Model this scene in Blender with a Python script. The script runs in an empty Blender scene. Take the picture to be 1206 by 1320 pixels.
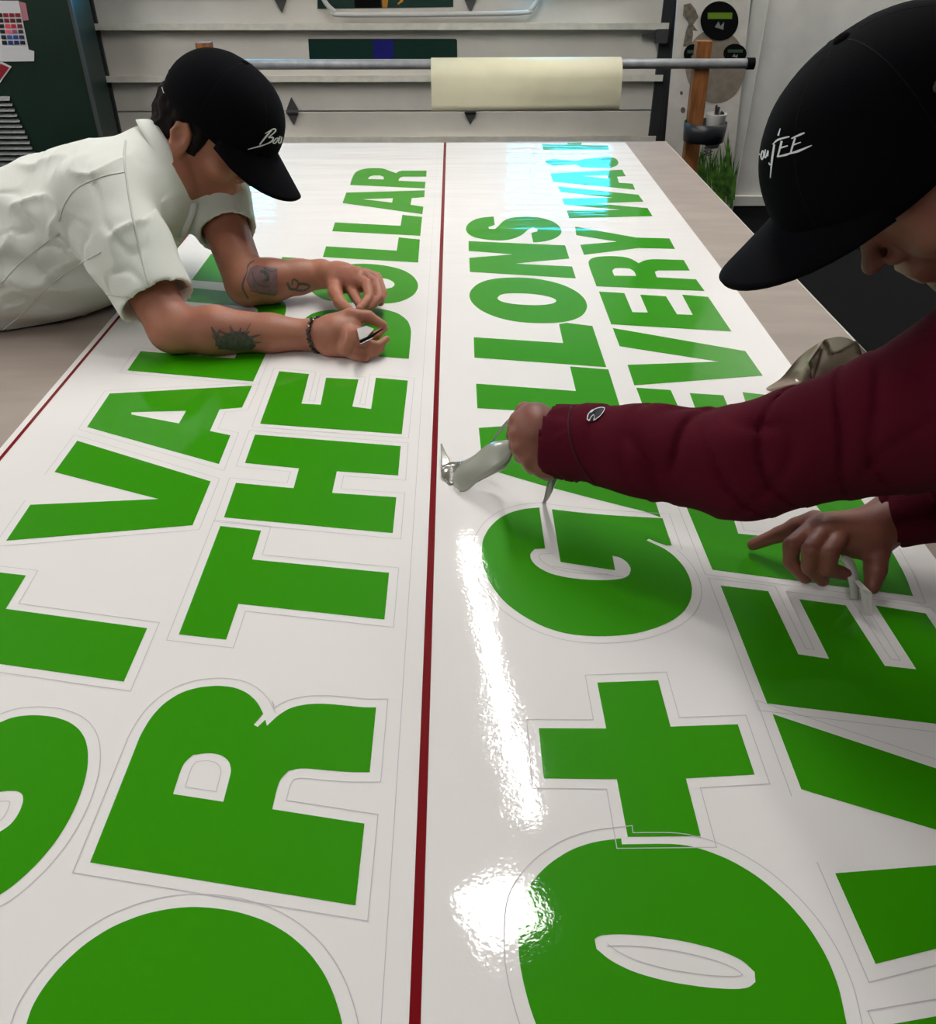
import bpy, bmesh, math, random
import numpy as np
from mathutils import Vector, Matrix, noise
from mathutils.bvhtree import BVHTree
from mathutils.geometry import delaunay_2d_cdt
random.seed(4)
COL = bpy.context.scene.collection
TOP = 0.90            # height of the table top above the floor

# ------------------------------------------------------------------ camera
F_PX = 1100.0
PITCH = math.atan(765 / F_PX)
SY = 18 / 1340.0
CY = math.sqrt(1 - SY * SY)
CAM = np.array([0, 0, TOP + 0.65])
FWD = np.array([SY * math.cos(PITCH), CY * math.cos(PITCH), -math.sin(PITCH)])
UPV = np.array([SY * math.sin(PITCH), CY * math.sin(PITCH), math.cos(PITCH)])
RGT = np.array([CY, -SY, 0.0])

def ray(x, y):
    return FWD + RGT * (x - 603) / F_PX + UPV * (660 - y) / F_PX
def T(x, y, z=0.0):          # point at height z above the table top
    d = ray(x, y); return CAM + d * ((TOP + z - CAM[2]) / d[2])
def P(x, y, depth):
    return CAM + ray(x, y) * depth
def W(x, y, Y):              # point on the vertical plane at distance Y
    d = ray(x, y); return CAM + d * (Y / d[1])

# ------------------------------------------------------------------ materials
def lin(c):
    c = c / 255.0
    return c / 12.92 if c <= 0.04045 else ((c + 0.055) / 1.055) ** 2.4
MATS = {}
def mat(name, rgb, rough=0.6, metal=0.0, spec=0.5, coat=0.0, var=0.0, vscale=8.0, bump=0.0, bscale=60.0,
        rgb2=None, sss=0.0, emit=None, alpha=None, trans=0.0, stretch=(1, 1, 1), sheen=0.0):
    if name in MATS: return MATS[name]
    m = bpy.data.materials.new(name); m.use_nodes = True
    nt = m.node_tree; b = nt.nodes['Principled BSDF']
    col = tuple(lin(v) for v in rgb) + (1,)
    b.inputs['Base Color'].default_value = col
    b.inputs['Roughness'].default_value = rough
    b.inputs['Metallic'].default_value = metal
    b.inputs['Specular IOR Level'].default_value = spec
    b.inputs['Coat Weight'].default_value = coat
    b.inputs['Coat Roughness'].default_value = 0.04
    b.inputs['Sheen Weight'].default_value = sheen
    if sss:
        b.inputs['Subsurface Weight'].default_value = sss
        b.inputs['Subsurface Radius'].default_value = (0.012, 0.004, 0.002)
    if trans: b.inputs['Transmission Weight'].default_value = trans
    if alpha is not None: b.inputs['Alpha'].default_value = alpha
    if emit:
        b.inputs['Emission Color'].default_value = tuple(emit[0]) + (1,)
        b.inputs['Emission Strength'].default_value = emit[1]
    tc = nt.nodes.new('ShaderNodeTexCoord')
    mp = nt.nodes.new('ShaderNodeMapping'); mp.inputs['Scale'].default_value = stretch
    nt.links.new(tc.outputs['Object'], mp.inputs['Vector'])
    if var > 0 or rgb2:
        n = nt.nodes.new('ShaderNodeTexNoise'); n.inputs['Scale'].default_value = vscale
        n.inputs['Detail'].default_value = 6
        nt.links.new(mp.outputs[0], n.inputs['Vector'])
        r = nt.nodes.new('ShaderNodeValToRGB')
        c2 = tuple(lin(v) for v in rgb2) + (1,) if rgb2 else tuple(v * (1 - var) for v in col[:3]) + (1,)
        r.color_ramp.elements[0].position = 0.35; r.color_ramp.elements[0].color = c2
        r.color_ramp.elements[1].position = 0.65; r.color_ramp.elements[1].color = col
        nt.links.new(n.outputs['Fac'], r.inputs[0]); nt.links.new(r.outputs[0], b.inputs['Base Color'])
    if bump > 0:
        n2 = nt.nodes.new('ShaderNodeTexNoise'); n2.inputs['Scale'].default_value = bscale
        n2.inputs['Detail'].default_value = 4
        nt.links.new(mp.outputs[0], n2.inputs['Vector'])
        bp = nt.nodes.new('ShaderNodeBump'); bp.inputs['Strength'].default_value = 1.0
        bp.inputs['Distance'].default_value = bump
        nt.links.new(n2.outputs['Fac'], bp.inputs['Height']); nt.links.new(bp.outputs[0], b.inputs['Normal'])
    MATS[name] = m
    return m

def vinyl(name, rgb, lift=0.0):
    """glossy laminated print: slack across the roll far down the table, flatter near"""
    if name in MATS: return MATS[name]
    m = bpy.data.materials.new(name); m.use_nodes = True
    nt = m.node_tree; N = nt.nodes.new; L = nt.links.new; b = nt.nodes['Principled BSDF']
    b.inputs['Base Color'].default_value = tuple(lin(v) for v in rgb) + (1,)
    b.inputs['Roughness'].default_value = 0.5
    b.inputs['Specular IOR Level'].default_value = 0.05
    b.inputs['Coat Weight'].default_value = 0.8
    b.inputs['Coat Roughness'].default_value = 0.05
    b.inputs['Coat IOR'].default_value = 1.42
    g = N('ShaderNodeNewGeometry'); sp = N('ShaderNodeSeparateXYZ'); L(g.outputs['Position'], sp.inputs[0])
    mr = N('ShaderNodeMapRange'); mr.inputs[1].default_value = 1.5; mr.inputs[2].default_value = 2.6
    mr.inputs[3].default_value = 0.00006; mr.inputs[4].default_value = 0.0034
    L(sp.outputs['Y'], mr.inputs[0])
    mp = N('ShaderNodeMapping'); mp.inputs['Scale'].default_value = (2.2, 11, 1)
    L(g.outputs['Position'], mp.inputs['Vector'])
    n = N('ShaderNodeTexNoise'); n.inputs['Scale'].default_value = 1.3; n.inputs['Detail'].default_value = 2.5
    L(mp.outputs[0], n.inputs['Vector'])
    mu = N('ShaderNodeMath'); mu.operation = 'MULTIPLY'; L(n.outputs['Fac'], mu.inputs[0]); L(mr.outputs[0], mu.inputs[1])
    mp2 = N('ShaderNodeMapping'); mp2.inputs['Scale'].default_value = (7, 3, 1); L(g.outputs['Position'], mp2.inputs['Vector'])
    n2 = N('ShaderNodeTexNoise'); n2.inputs['Scale'].default_value = 1.0; n2.inputs['Detail'].default_value = 1.5
    L(mp2.outputs[0], n2.inputs['Vector'])
    mu2 = N('ShaderNodeMath'); mu2.operation = 'MULTIPLY_ADD'; mu2.inputs[1].default_value = 0.0016
    L(n2.outputs['Fac'], mu2.inputs[0]); L(mu.outputs[0], mu2.inputs[2])
    n3 = N('ShaderNodeTexNoise'); n3.inputs['Scale'].default_value = 260; n3.inputs['Detail'].default_value = 1
    L(g.outputs['Position'], n3.inputs['Vector'])
    mu3 = N('ShaderNodeMath'); mu3.operation = 'MULTIPLY_ADD'; mu3.inputs[1].default_value = 0.000055
    L(n3.outputs['Fac'], mu3.inputs[0]); L(mu2.outputs[0], mu3.inputs[2])
    n4 = N('ShaderNodeTexNoise'); n4.inputs['Scale'].default_value = 26; n4.inputs['Detail'].default_value = 2; L(g.outputs['Position'], n4.inputs['Vector'])
    mu4 = N('ShaderNodeMath'); mu4.operation = 'MULTIPLY_ADD'; mu4.inputs[1].default_value = 0.00022
    L(n4.outputs['Fac'], mu4.inputs[0]); L(mu3.outputs[0], mu4.inputs[2]); mu3 = mu4
    bp = N('ShaderNodeBump'); bp.inputs['Distance'].default_value = 1.0; bp.inputs['Strength'].default_value = 1.0
    L(mu3.outputs[0], bp.inputs['Height']); L(bp.outputs[0], b.inputs['Normal']); L(bp.outputs[0], b.inputs['Coat Normal'])
    MATS[name] = m
    return m

M_SHEET = vinyl('sheet_white_vinyl', (238, 235, 232))
M_GREEN = vinyl('green_print', (52, 148, 0))
M_RED = vinyl('red_print', (120, 4, 14))
M_CUT = mat('cut_score', (196, 192, 196), 0.6)

# ------------------------------------------------------------------ objects
def tag(o, label=None, cat=None, group=None, kind=None):
    if label: o['label'] = label
    if cat: o['category'] = cat
    if group: o['group'] = group
    if kind: o['kind'] = kind
    return o
def thing(name, label, cat, loc, group=None):
    o = bpy.data.objects.new(name, None); COL.objects.link(o); o.location = loc
    o.empty_display_size = 0.05
    return tag(o, label, cat, group)
def wloc(o):
    v = Vector((0, 0, 0))
    while o is not None:
        v = v + o.location; o = o.parent
    return v
def mesh(name, verts, faces, m, parent=None, smooth=False, sub=0, solid=0.0, bevel=0.0, label=None):
    off = wloc(parent) if parent else Vector((0, 0, 0))
    me = bpy.data.meshes.new(name)
    me.from_pydata([tuple(Vector(v) - off) for v in verts], [], [tuple(int(i) for i in f) for f in faces])
    me.validate(); me.update()
    if smooth: me.shade_smooth()
    me.materials.append(m)
    o = bpy.data.objects.new(name, me); COL.objects.link(o)
    if parent: o.parent = parent
    if solid:
        md = o.modifiers.new('solid', 'SOLIDIFY'); md.thickness = solid; md.offset = 0
    if bevel:
        md = o.modifiers.new('bevel', 'BEVEL'); md.width = bevel; md.segments = 2; md.limit_method = 'ANGLE'
    if sub:
        md = o.modifiers.new('sub', 'SUBSURF'); md.levels = sub; md.render_levels = sub
    if label: o['label'] = label
    return o
class MB:
    """collects shapes that make ONE part"""
    def __init__(s): s.v = []; s.f = []
    def add(s, v, f):
        n = len(s.v); s.v += [tuple(float(c) for c in q) for q in v]; s.f += [tuple(int(i) + n for i in q) for q in f]; return s
    def box(s, a, b):
        x0, y0, z0 = a; x1, y1, z1 = b
        return s.add([(x0,y0,z0),(x1,y0,z0),(x1,y1,z0),(x0,y1,z0),(x0,y0,z1),(x1,y0,z1),(x1,y1,z1),(x0,y1,z1)],
                     [(0,3,2,1),(4,5,6,7),(0,1,5,4),(1,2,6,5),(2,3,7,6),(3,0,4,7)])
    def tube(s, pts, r, n=10, cap=True):
        pts = [Vector(p) for p in pts]; rs = r if hasattr(r, '__len__') else [r] * len(pts)
        vs = []; fs = []; ref = None
        for i, p in enumerate(pts):
            d = (pts[min(i + 1, len(pts) - 1)] - pts[max(i - 1, 0)]).normalized()
            if ref is None: ref = d.orthogonal().normalized()
            a = (ref - d * ref.dot(d)).normalized(); ref = a; c = d.cross(a)
            for k in range(n):
                t = 2 * math.pi * k / n; vs.append(p + (a * math.cos(t) + c * math.sin(t)) * rs[i])
        for i in range(len(pts) - 1):
            for k in range(n):
                fs.append((i*n+k, i*n+(k+1) % n, (i+1)*n+(k+1) % n, (i+1)*n+k))
        if cap:
            fs.append(tuple(range(n))[::-1]); fs.append(tuple(range((len(pts)-1)*n, len(pts)*n)))
        return s.add(vs, fs)
    def prism(s, poly, y0, y1):       # outline in the x-z plane, thick along y
        n = len(poly)
        vs = [(p[0], y0, p[1]) for p in poly] + [(p[0], y1, p[1]) for p in poly]
        fs = [tuple(range(n)), tuple(range(n, 2*n))[::-1]] + [(i, (i+1) % n + 0, n + (i+1) % n, n + i)[::-1] for i in range(n)]
        return s.add(vs, fs)
    def loft(s, A, B, n=6, bulge=None):
        m_ = len(A); vs = []; fs = []
        for j in range(n + 1):
            t = j / n
            for i in range(m_):
                p = Vector(A[i]) * (1 - t) + Vector(B[i]) * t
                if bulge is not None: p += Vector(bulge) * math.sin(math.pi * t)
                vs.append(p)
        for j in range(n):
            for i in range(m_ - 1):
                fs.append((j*m_+i, j*m_+i+1, (j+1)*m_+i+1, (j+1)*m_+i))
        return s.add(vs, fs)
    def build(s, name, m, parent=None, **k): return mesh(name, s.v, s.f, m, parent, **k)
def box(name, a, b, m, parent=None, **k): return MB().box(a, b).build(name, m, parent, **k)

def cdt(outline, holes=(), grid=None):
    """triangulate outline minus holes in 2-D"""
    pts = []; faces = []
    for lp in [outline] + list(holes):
        n = len(pts); pts += [Vector((p[0], p[1])) for p in lp]; faces.append(list(range(n, n + len(lp))))
    if grid:
        xs = [p[0] for p in outline]; ys = [p[1] for p in outline]
        x = min(xs)
        while x < max(xs):
            y = min(ys)
            while y < max(ys):
                if inside((x, y), outline): pts.append(Vector((x, y)))
                y += grid
            x += grid
    r = delaunay_2d_cdt(pts, [], faces, 0, 1e-9)
    vs, fs = r[0], r[2]
    out = []
    for t in fs:
        c = (vs[t[0]] + vs[t[1]] + vs[t[2]]) / 3
        if inside(c, outline) and not any(inside(c, h) for h in holes): out.append(tuple(t))
    return [tuple(v) for v in vs], out
def inside(p, poly):
    x, y = p[0], p[1]; c = False; n = len(poly)
    for i in range(n):
        x1, y1 = poly[i][0], poly[i][1]; x2, y2 = poly[i-1][0], poly[i-1][1]
        if (y1 > y) != (y2 > y) and x < (x2 - x1) * (y - y1) / (y2 - y1) + x1: c = not c
    return c
def smooth_loop(p, it=2, ang=38):
    """Chaikin on shallow corners, so curves are round and real corners stay"""
    for _ in range(it):
        q = []; n = len(p)
        for i in range(n):
            a, b, c = Vector(p[i-1]), Vector(p[i]), Vector(p[(i+1) % n])
            u, v = b - a, c - b
            if u.length < 1e-9 or v.length < 1e-9 or math.degrees(u.angle(v)) > ang: q.append(tuple(b))
            else: q += [tuple(b - u * .22), tuple(b + v * .22)]
        p = q
    return p
def planar_print(name, outline, holes, m, parent, z, smooth=True, label=None):
    """flat print on the table: outlines in photo pixels brought down to the table plane"""
    f = smooth_loop if smooth else (lambda q: q)
    o2 = f([tuple(T(*q)[:2]) for q in outline]); h2 = [f([tuple(T(*q)[:2]) for q in h]) for h in holes]
    vs, fs = cdt(o2, h2)
    return mesh(name, [(v[0], v[1], z) for v in vs], fs, m, parent, label=label), o2, h2
def offset_loop(lp, d):
    n = len(lp); area = sum(lp[i-1][0]*lp[i][1]-lp[i][0]*lp[i-1][1] for i in range(n))
    sg = 1 if area > 0 else -1; out = []
    for i in range(n):
        a, b, c = Vector(lp[i-1]), Vector(lp[i]), Vector(lp[(i+1) % n])
        u = (b-a).normalized(); v = (c-b).normalized()
        n1 = Vector((u.y, -u.x))*sg; n2 = Vector((v.y, -v.x))*sg
        k = (n1+n2); k = k.normalized() if k.length > 1e-6 else n1
        cs = max(0.45, k.dot(n1)); out.append(tuple(b + k*d/cs))
    return out
def ribbon_loop(lp, w, z, skip=None):
    vs = []; fs = []; n = len(lp); a = offset_loop(lp, w/2); b = offset_loop(lp, -w/2)
    for i in range(n): vs += [(a[i][0], a[i][1], z), (b[i][0], b[i][1], z)]
    for i in range(n):
        j = (i+1) % n
        if skip and skip(lp[i], lp[j]): continue
        fs.append((2*i, 2*i+1, 2*j+1, 2*j))
    return vs, fs

# ------------------------------------------------------------------ room
def structure(o): return tag(o, kind='structure')
M_CONC = mat('concrete_floor', (34, 34, 34), 0.8, var=0.4, vscale=3, bump=0.001, bscale=20)
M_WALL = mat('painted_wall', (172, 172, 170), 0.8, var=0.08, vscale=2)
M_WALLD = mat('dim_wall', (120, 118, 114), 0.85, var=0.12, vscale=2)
M_CEIL = mat('ceiling_paint', (92, 92, 92), 0.9)
WY = 4.7
structure(box('floor', (-4.4, -2.6, -0.1), (3.2, WY + 0.2, 0), M_CONC))
structure(box('ceiling', (-4.4, -2.6, 2.95), (3.2, WY + 0.2, 3.05), M_CEIL))
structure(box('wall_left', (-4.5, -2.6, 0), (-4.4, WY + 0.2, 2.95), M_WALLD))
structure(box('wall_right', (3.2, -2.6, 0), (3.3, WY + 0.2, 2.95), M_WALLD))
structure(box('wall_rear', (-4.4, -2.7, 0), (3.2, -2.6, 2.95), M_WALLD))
mb = MB().box((-4.4, WY + 0.08, 0), (-1.95, WY + 0.2, 2.95)).box((1.13, WY + 0.08, 0), (3.2, WY + 0.2, 2.95)).box((-1.95, WY + 0.08, 2.3), (1.13, WY + 0.2, 2.95))
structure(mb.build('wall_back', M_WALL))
# ------------------------------------------------------------------ garage door (sectional) with struts, hinges, window lights
M_DOOR = mat('garage_door_paint', (222, 217, 208), 0.5, var=0.12, vscale=4, bump=0.0004, bscale=30)
M_STRUT = mat('galvanised_strut', (232, 228, 216), 0.45, metal=0.0, var=0.15, vscale=20)
M_HINGE = mat('hinge_steel', (88, 88, 88), 0.45, metal=0.5)
M_TRACK = mat('dark_track_steel', (46, 48, 50), 0.55, var=0.3, vscale=10)
def zpx(x, y, Y=WY): return W(x, y, Y)[2]
door = thing('door_1', None, None, (-0.35, WY, 0)); structure(door)
DX0, DX1 = -1.90, 1.10
z_j = [0.02, 0.31, zpx(600, 143), zpx(600, -4), 1.62, 2.05, 2.3]
wins = [(-1.53, -0.98), (0.27, 0.81)]
for i in range(len(z_j) - 1):
    z0, z1 = z_j[i] + 0.003, z_j[i + 1] - 0.003
    mb = MB()
    if i == 3:     # the section with the windows
        xs = [DX0, wins[0][0], wins[0][1], wins[1][0], wins[1][1], DX1]
        for k in range(5):
            if k in (1, 3): mb.box((xs[k], WY, z0), (xs[k+1], WY+0.04, 1.252)); mb.box((xs[k], WY, 1.53), (xs[k+1], WY+0.04, z1))
            else: mb.box((xs[k], WY, z0), (xs[k+1], WY+0.04, z1))
    else: mb.box((DX0, WY, z0), (DX1, WY + 0.04, z1))
    mb.build('door_section', M_DOOR, door, bevel=0.003)
M_DAY = mat('daylight_pane', (120, 200, 255), 0.2, emit=((0.04, 0.55, 1.0), 8.0))
for a, b in wins:
    fr = MB().box((a-.02, WY-.012, 1.241), (b+.02, WY, 1.253)).box((a-.02, WY-.012, 1.53), (b+.02, WY, 1.55)).box((a-.02, WY-.012, 1.253), (a, WY, 1.53)).box((b, WY-.012, 1.253), (b+.02, WY, 1.53)).build('window_frame', M_STRUT, door)
    box('pane', (a, WY+0.015, 1.252), (b, WY+0.025, 1.53), M_DAY, fr)
# horizontal struts (a flange and a lip), seen at three heights
for zc in (zpx(500, 33.5), zpx(500, 100), zpx(500, 178), 1.75):
    MB().box((-1.74, WY-0.05, zc-0.006), (1.02, WY-0.001, zc+0.004)).box((-1.74, WY-0.052, zc-0.012), (1.02, WY-0.046, zc+0.016)).build('strut', M_STRUT, door)
for zc in (zpx(500, 143), zpx(500, -4)):
    for X in (-0.82, 0.075):
        h = [(X, zc+.065), (X+.028, zc+.012), (X+.028, zc-.012), (X, zc-.065), (X-.028, zc-.012), (X-.028, zc+.012)]
        MB().prism(h, WY-.012, WY-.001).tube([(X-.03, WY-.018, zc), (X+.03, WY-.018, zc)], .009).build('hinge', M_HINGE, door)
# stiles, roller bracket
for a, b in ((-1.90, -1.70), (0.99, 1.10)):
    box('stile', (a, WY-.02, 0.02), (b, WY-.001, 2.3), M_TRACK, door)
MB().box((0.90, WY-.04, zpx(850, 45)-.006), (0.99, WY-.02, zpx(850, 45)+.006)).box((0.965, WY-.06, zpx(850,45)-.03), (1.02, WY-.02, zpx(850,45)+.03)).build('roller_bracket', M_HINGE, door)
# dark green tinted strips on two sections, one showing a blue and a yellow patch
M_DGREEN = mat('dark_green_film', (8, 48, 40), 0.3); M_BLUE = mat('blue_film', (22, 22, 120), 0.35)
M_YEL = mat('ochre_film', (190, 130, 30), 0.5); M_BLK = mat('matte_black', (8, 8, 10), 0.85, spec=.1)
def wallprint(name, px, Y, m, parent, **k):
    lp = [(W(*q, Y)[0], W(*q, Y)[2]) for q in px]
    vs, fs = cdt(lp); return mesh(name, [(v[0], Y, v[1]) for v in vs], fs, m, parent, **k)
st = wallprint('inlay_strip', [(397,50),(587,50),(589,52),(589,79),(399,79)], WY-.003, M_DGREEN, door, label='dark green strip with a blue patch')
wallprint('blue_patch', [(481,51),(507,51),(507,78),(481,78)], WY-.0045, M_BLUE, st)
st = wallprint('inlay_strip', [(409,-12),(584,-12),(584,9),(409,11.5)], WY-.003, M_DGREEN, door, label='dark green strip with black and ochre patches')
wallprint('ochre_patch', [(491,-12),(501,-12),(499,10),(493,10)], WY-.0045, M_YEL, st)
wallprint('black_patch', [(456,-12),(490,-12),(491,10),(457,10)], WY-.0045, M_BLK, st)
wallprint('squiggle', [(514,3),(516,0),(520,-1),(519,2),(516,4),(513,6),(512,4)], WY-.0045, M_YEL, st)
# clear plastic tray rim hanging in front of the door
M_PLAS = mat('pale_plastic', (206, 206, 202), 0.7)
arc = [(413,-30),(415,-8),(420,4),(430,14),(441,19),(560,18.5),(672,16.5),(684,12),(692,2),(697,-10),(699,-30)]
def catmull(p, n=6):
    p = [Vector(q) for q in p]; out = []
    for i in range(len(p)-1):
        a, b, c, d = p[max(i-1,0)], p[i], p[i+1], p[min(i+2, len(p)-1)]
        for k in range(n):
            t = k/n; out.append(0.5*((2*b)+(c-a)*t+(2*a-5*b+4*c-d)*t*t+(3*b-a-3*c+d)*t**3))
    return out + [p[-1]]
rim = catmull([W(x, y, WY-.05) for x, y in arc])
rim_up = [Vector(v) for v in rim]
o = MB().tube(rim_up + [Vector((rim_up[-1].x-.03, WY-.05, rim_up[-1].z+.12)), Vector((rim_up[0].x+.03, WY-.05, rim_up[0].z+.12)), rim_up[0]], .011, 10).build('plastic_hoop', M_PLAS, smooth=True)
tag(o, 'white rounded plastic hoop at the top edge hanging before the garage door', 'hoop')
# jambs
M_JAMB = mat('black_jamb', (30, 30, 34), 0.6); M_WHITE = mat('white_trim_paint', (206, 206, 200), 0.5, var=0.12, vscale=6)
structure(MB().box((-2.02, WY-.07, 0), (-1.90, WY+.08, 2.4)).box((-1.86,WY-.10,0),(-1.83,WY-.03,2.4)).build('trim_1', M_JAMB))
structure(MB().box((1.06, WY-.07, 0), (1.13, WY+.08, 2.4)).box((1.04,WY-.09,0),(1.07,WY-.02,2.4)).build('trim_2', M_JAMB))
# white frame and panel on the right
structure(box('trim_3', (W(965,20,WY-.1)[0], WY-.1, 0), (W(988,20,WY-.1)[0], WY+.08, 2.6), M_WHITE, bevel=.006))
wb = structure(MB().box((1.36, WY-.02, zpx(1050, 262)), (3.2, WY+.08, 2.95)).build('wall_panel_right', mat('panel_white', (206,205,200), 0.5, var=0.18, vscale=5)))
wb.name = 'wall_panel'
structure(MB().box((1.36, WY-.045, zpx(1050,262)), (3.2, WY-.02, zpx(1050,250))).build('trim_4', M_WHITE))
structure(box('trim_5', (W(1192,10,WY)[0], WY-.03, 0.6), (W(1196,10,WY)[0], WY-.021, 2.6), M_TRACK))
structure(box('baseboard_back', (1.36, WY-.03, 0), (3.2, WY+.08, zpx(1050,263)), M_JAMB))

# ------------------------------------------------------------------ printed board with an oval, badges and grass
BY = WY - 0.16
board = thing('display_board', 'tall white display board printed with grass and an oval, behind the wooden post', 'board', (1.15, BY, 0))
M_BOARD = mat('board_white', (208, 204, 196), 0.5, var=0.12, vscale=14)
bp_ = [(W(872,-20,BY)[0], 1.5), (W(966,-20,BY)[0], 1.5), (W(942,275,BY)[0], 0.02), (W(862,200,BY)[0], 0.02)]
MB().prism(bp_, BY, BY+.012).build('panel', M_BOARD, board)
def ell(cx, cy, rx, ry, n=40, rot=0.0):
    return [(cx+rx*math.cos(t)*math.cos(rot)-ry*math.sin(t)*math.sin(rot), cy+rx*math.cos(t)*math.sin(rot)+ry*math.sin(t)*math.cos(rot)) for t in [2*math.pi*k/n for k in range(n)]]
wallprint('oval', ell(922, 85, 39, 48), BY-.002, mat('oval_taupe', (136,126,112), 0.6, var=0.25, vscale=25), board, label='taupe oval print')
wallprint('splotch', [(881,6),(890,4),(896,12),(900,22),(893,32),(899,40),(889,39),(886,28),(880,20)], BY-.002, mat('splotch', (120,112,98), .6, var=.5, vscale=60), board)
wallprint('foliage_print', [(880,60),(884,40),(890,22),(893,44),(891,60)], BY-.0015, mat('splotch', (1,1,1)), board)
for cx, cy, rx, ry, main in ((927,27,24.5,25.5,1), (947,69,15,12.5,0), (893,70,12,13,0)):
    bd = wallprint('badge', ell(cx,cy,rx,ry), BY-.004, M_BLK, board, label='round black badge')
    gb = mat('badge_green', (96,130,24), .5)
    wallprint('badge_band', [(cx-rx*.62,cy-ry*.42),(cx+rx*.68,cy-ry*.42),(cx+rx*.66,cy-ry*.1),(cx-rx*.62,cy-ry*.1)], BY-.005, gb if main else mat('badge_teal', (50,74,52), .5), bd)
    wallprint('badge_emblem', [(cx-rx*.25,cy+ry*.32),(cx-rx*.05,cy+ry*.02),(cx+rx*.05,cy+ry*.25),(cx+rx*.25,cy+ry*.05),(cx+rx*.2,cy+ry*.45),(cx,cy+ry*.38)], BY-.005, mat('badge_grey', (120,120,124), .5), bd)
mb = MB(); R = random.Random(3)
for k in range(80):
    x = R.uniform(893, 945); h = R.uniform(25, 72); lean = R.uniform(-12, 12); w_ = R.uniform(1.2, 2.6); y0 = 262 + R.uniform(-25, 8)
    pts = [(x-w_, y0), (x-w_*.7+lean*.35, y0-h*.6), (x+lean, y0-h), (x+w_*.7+lean*.35, y0-h*.6), (x+w_, y0)]
    Yk = BY-.0015-.00002*k
    mb.add([W(a, b, Yk) for a, b in pts], [(0,4,3,1), (1,3,2)])
mb.build('grass_print', mat('grass_green', (88,140,44), .6, rgb2=(26,58,20), vscale=30), board)
for k, (x, y, r_) in enumerate(((880,142,3),(878,120,2))):
    wallprint('stain', ell(x,y,r_,r_*1.3), BY-.002, mat('stain', (96,88,80), .7), board)

# ------------------------------------------------------------------ left green cabinet with colour chart and hazard sign, low cabinet on the right
M_GCAB = mat('dark_green_enamel', (8, 38, 26), 0.42, var=0.35, vscale=3)
M_GCABD = mat('louver_green', (20, 34, 28), 0.4)
CYf = 4.35
cab = thing('machine_cabinet', 'tall dark green machine cabinet with louvres behind the man in white', 'cabinet', (-2.3, CYf+.1, 0))
cx1 = W(88, 0, CYf)[0]
box('body', (-3.2, CYf, 0.02), (cx1, CYf+.25, 2.1), M_GCAB, cab, bevel=.006)
MB().box((cx1-.001, CYf-.012, 0.02), (cx1+.014, CYf+.004, 2.1)).build('edge_strip', mat('edge_steel', (80,84,86), .4, metal=.4), cab)
mb = MB()
for k in range(14):
    z = W(10, 128+k*7, CYf)[2]
    x1 = W(6+k*1.3, 130, CYf)[0]+.03
    mb.add([(-2.6, CYf-.001, z+.012), (x1, CYf-.001, z+.012), (x1, CYf-.014, z-.004), (-2.6, CYf-.014, z-.004)], [(0,1,2,3)])
mb.build('louvres', mat('louvre_steel', (34,44,40), .4), cab, solid=.002)
chart = thing('colour_chart', 'white colour swatch chart on the green cabinet, upper left', 'chart', tuple(W(20, 70, CYf-.004)))
cp = MB(); A = [W(*q, CYf-.004) for q in ((-60,0),(24,1),(37,64),(44,66),(44,79),(-60,80))]
cp.add(A, [tuple(range(6))]).build('card', mat('card_white', (196,196,198), .6), chart, solid=.002)
sw = [[(138,16,30),(122,12,24),(120,10,22)],[(112,10,22),(90,8,16),(50,14,18)],[(206,60,80),(170,34,48),(90,16,26)],[(220,90,110),(150,80,110),(34,30,44)],[(50,80,140),(26,60,140),(20,40,70)],[(18,50,120),(16,30,90),(20,22,34)]]
for r_, row in enumerate(sw):
    y0 = 17+r_*7.1
    for c_, colr in enumerate([(12,14,20)]+row):
        x0 = -4+c_*7.8+r_*1.25
        wallprint('swatch', [(x0,y0),(x0+6.3,y0),(x0+7.2,y0+5),(x0+.9,y0+5)], CYf-.0075, mat('swatch_%d_%d_%d' % colr, colr, .5), chart)
sg = thing('hazard_sign', 'small red diamond sign on the green cabinet below the chart', 'sign', tuple(W(0, 92, CYf-.004)))
wallprint('backing', [(-14,96),(1,79),(15,86),(0,107)], CYf-.004, mat('card_white', (1,1,1)), sg, solid=.001)
wallprint('face', [(-11,95),(1,82),(12,87),(0,103)], CYf-.006, mat('sign_red', (130,14,30), .5), sg)
tagp = thing('hanging_tag', 'pink tag hanging beside the colour chart', 'tag', tuple(W(30, 15, CYf-.004)))
wallprint('card', [(24,2),(33,4),(37,26),(29,27)], CYf-.002, mat('tag_pink', (168,110,120), .6), tagp, solid=.001)
cab2 = thing('low_cabinet', 'low dark green cabinet on the floor right of the table', 'cabinet', (1.9, 3.1, 0))
box('body', (1.22, 2.45, 0.02), (2.9, 3.4, 0.42), mat('near_black_green', (6,16,12), .7, spec=.15), cab2, bevel=.008)
box('lid', (1.2, 2.42, 0.42), (2.92, 3.42, 0.45), M_BLK, cab2, bevel=.006)
box('door', (1.26, 2.435, 0.06), (2.0, 2.449, 0.38), M_GCABD, cab2, bevel=.004)
mat_floor = box('rubber_mat', (0.95, 0.9, 0.0), (2.9, 4.4, 0.012), M_BLK); tag(mat_floor, 'black rubber floor mat along the right side of the table', 'mat')

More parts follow.
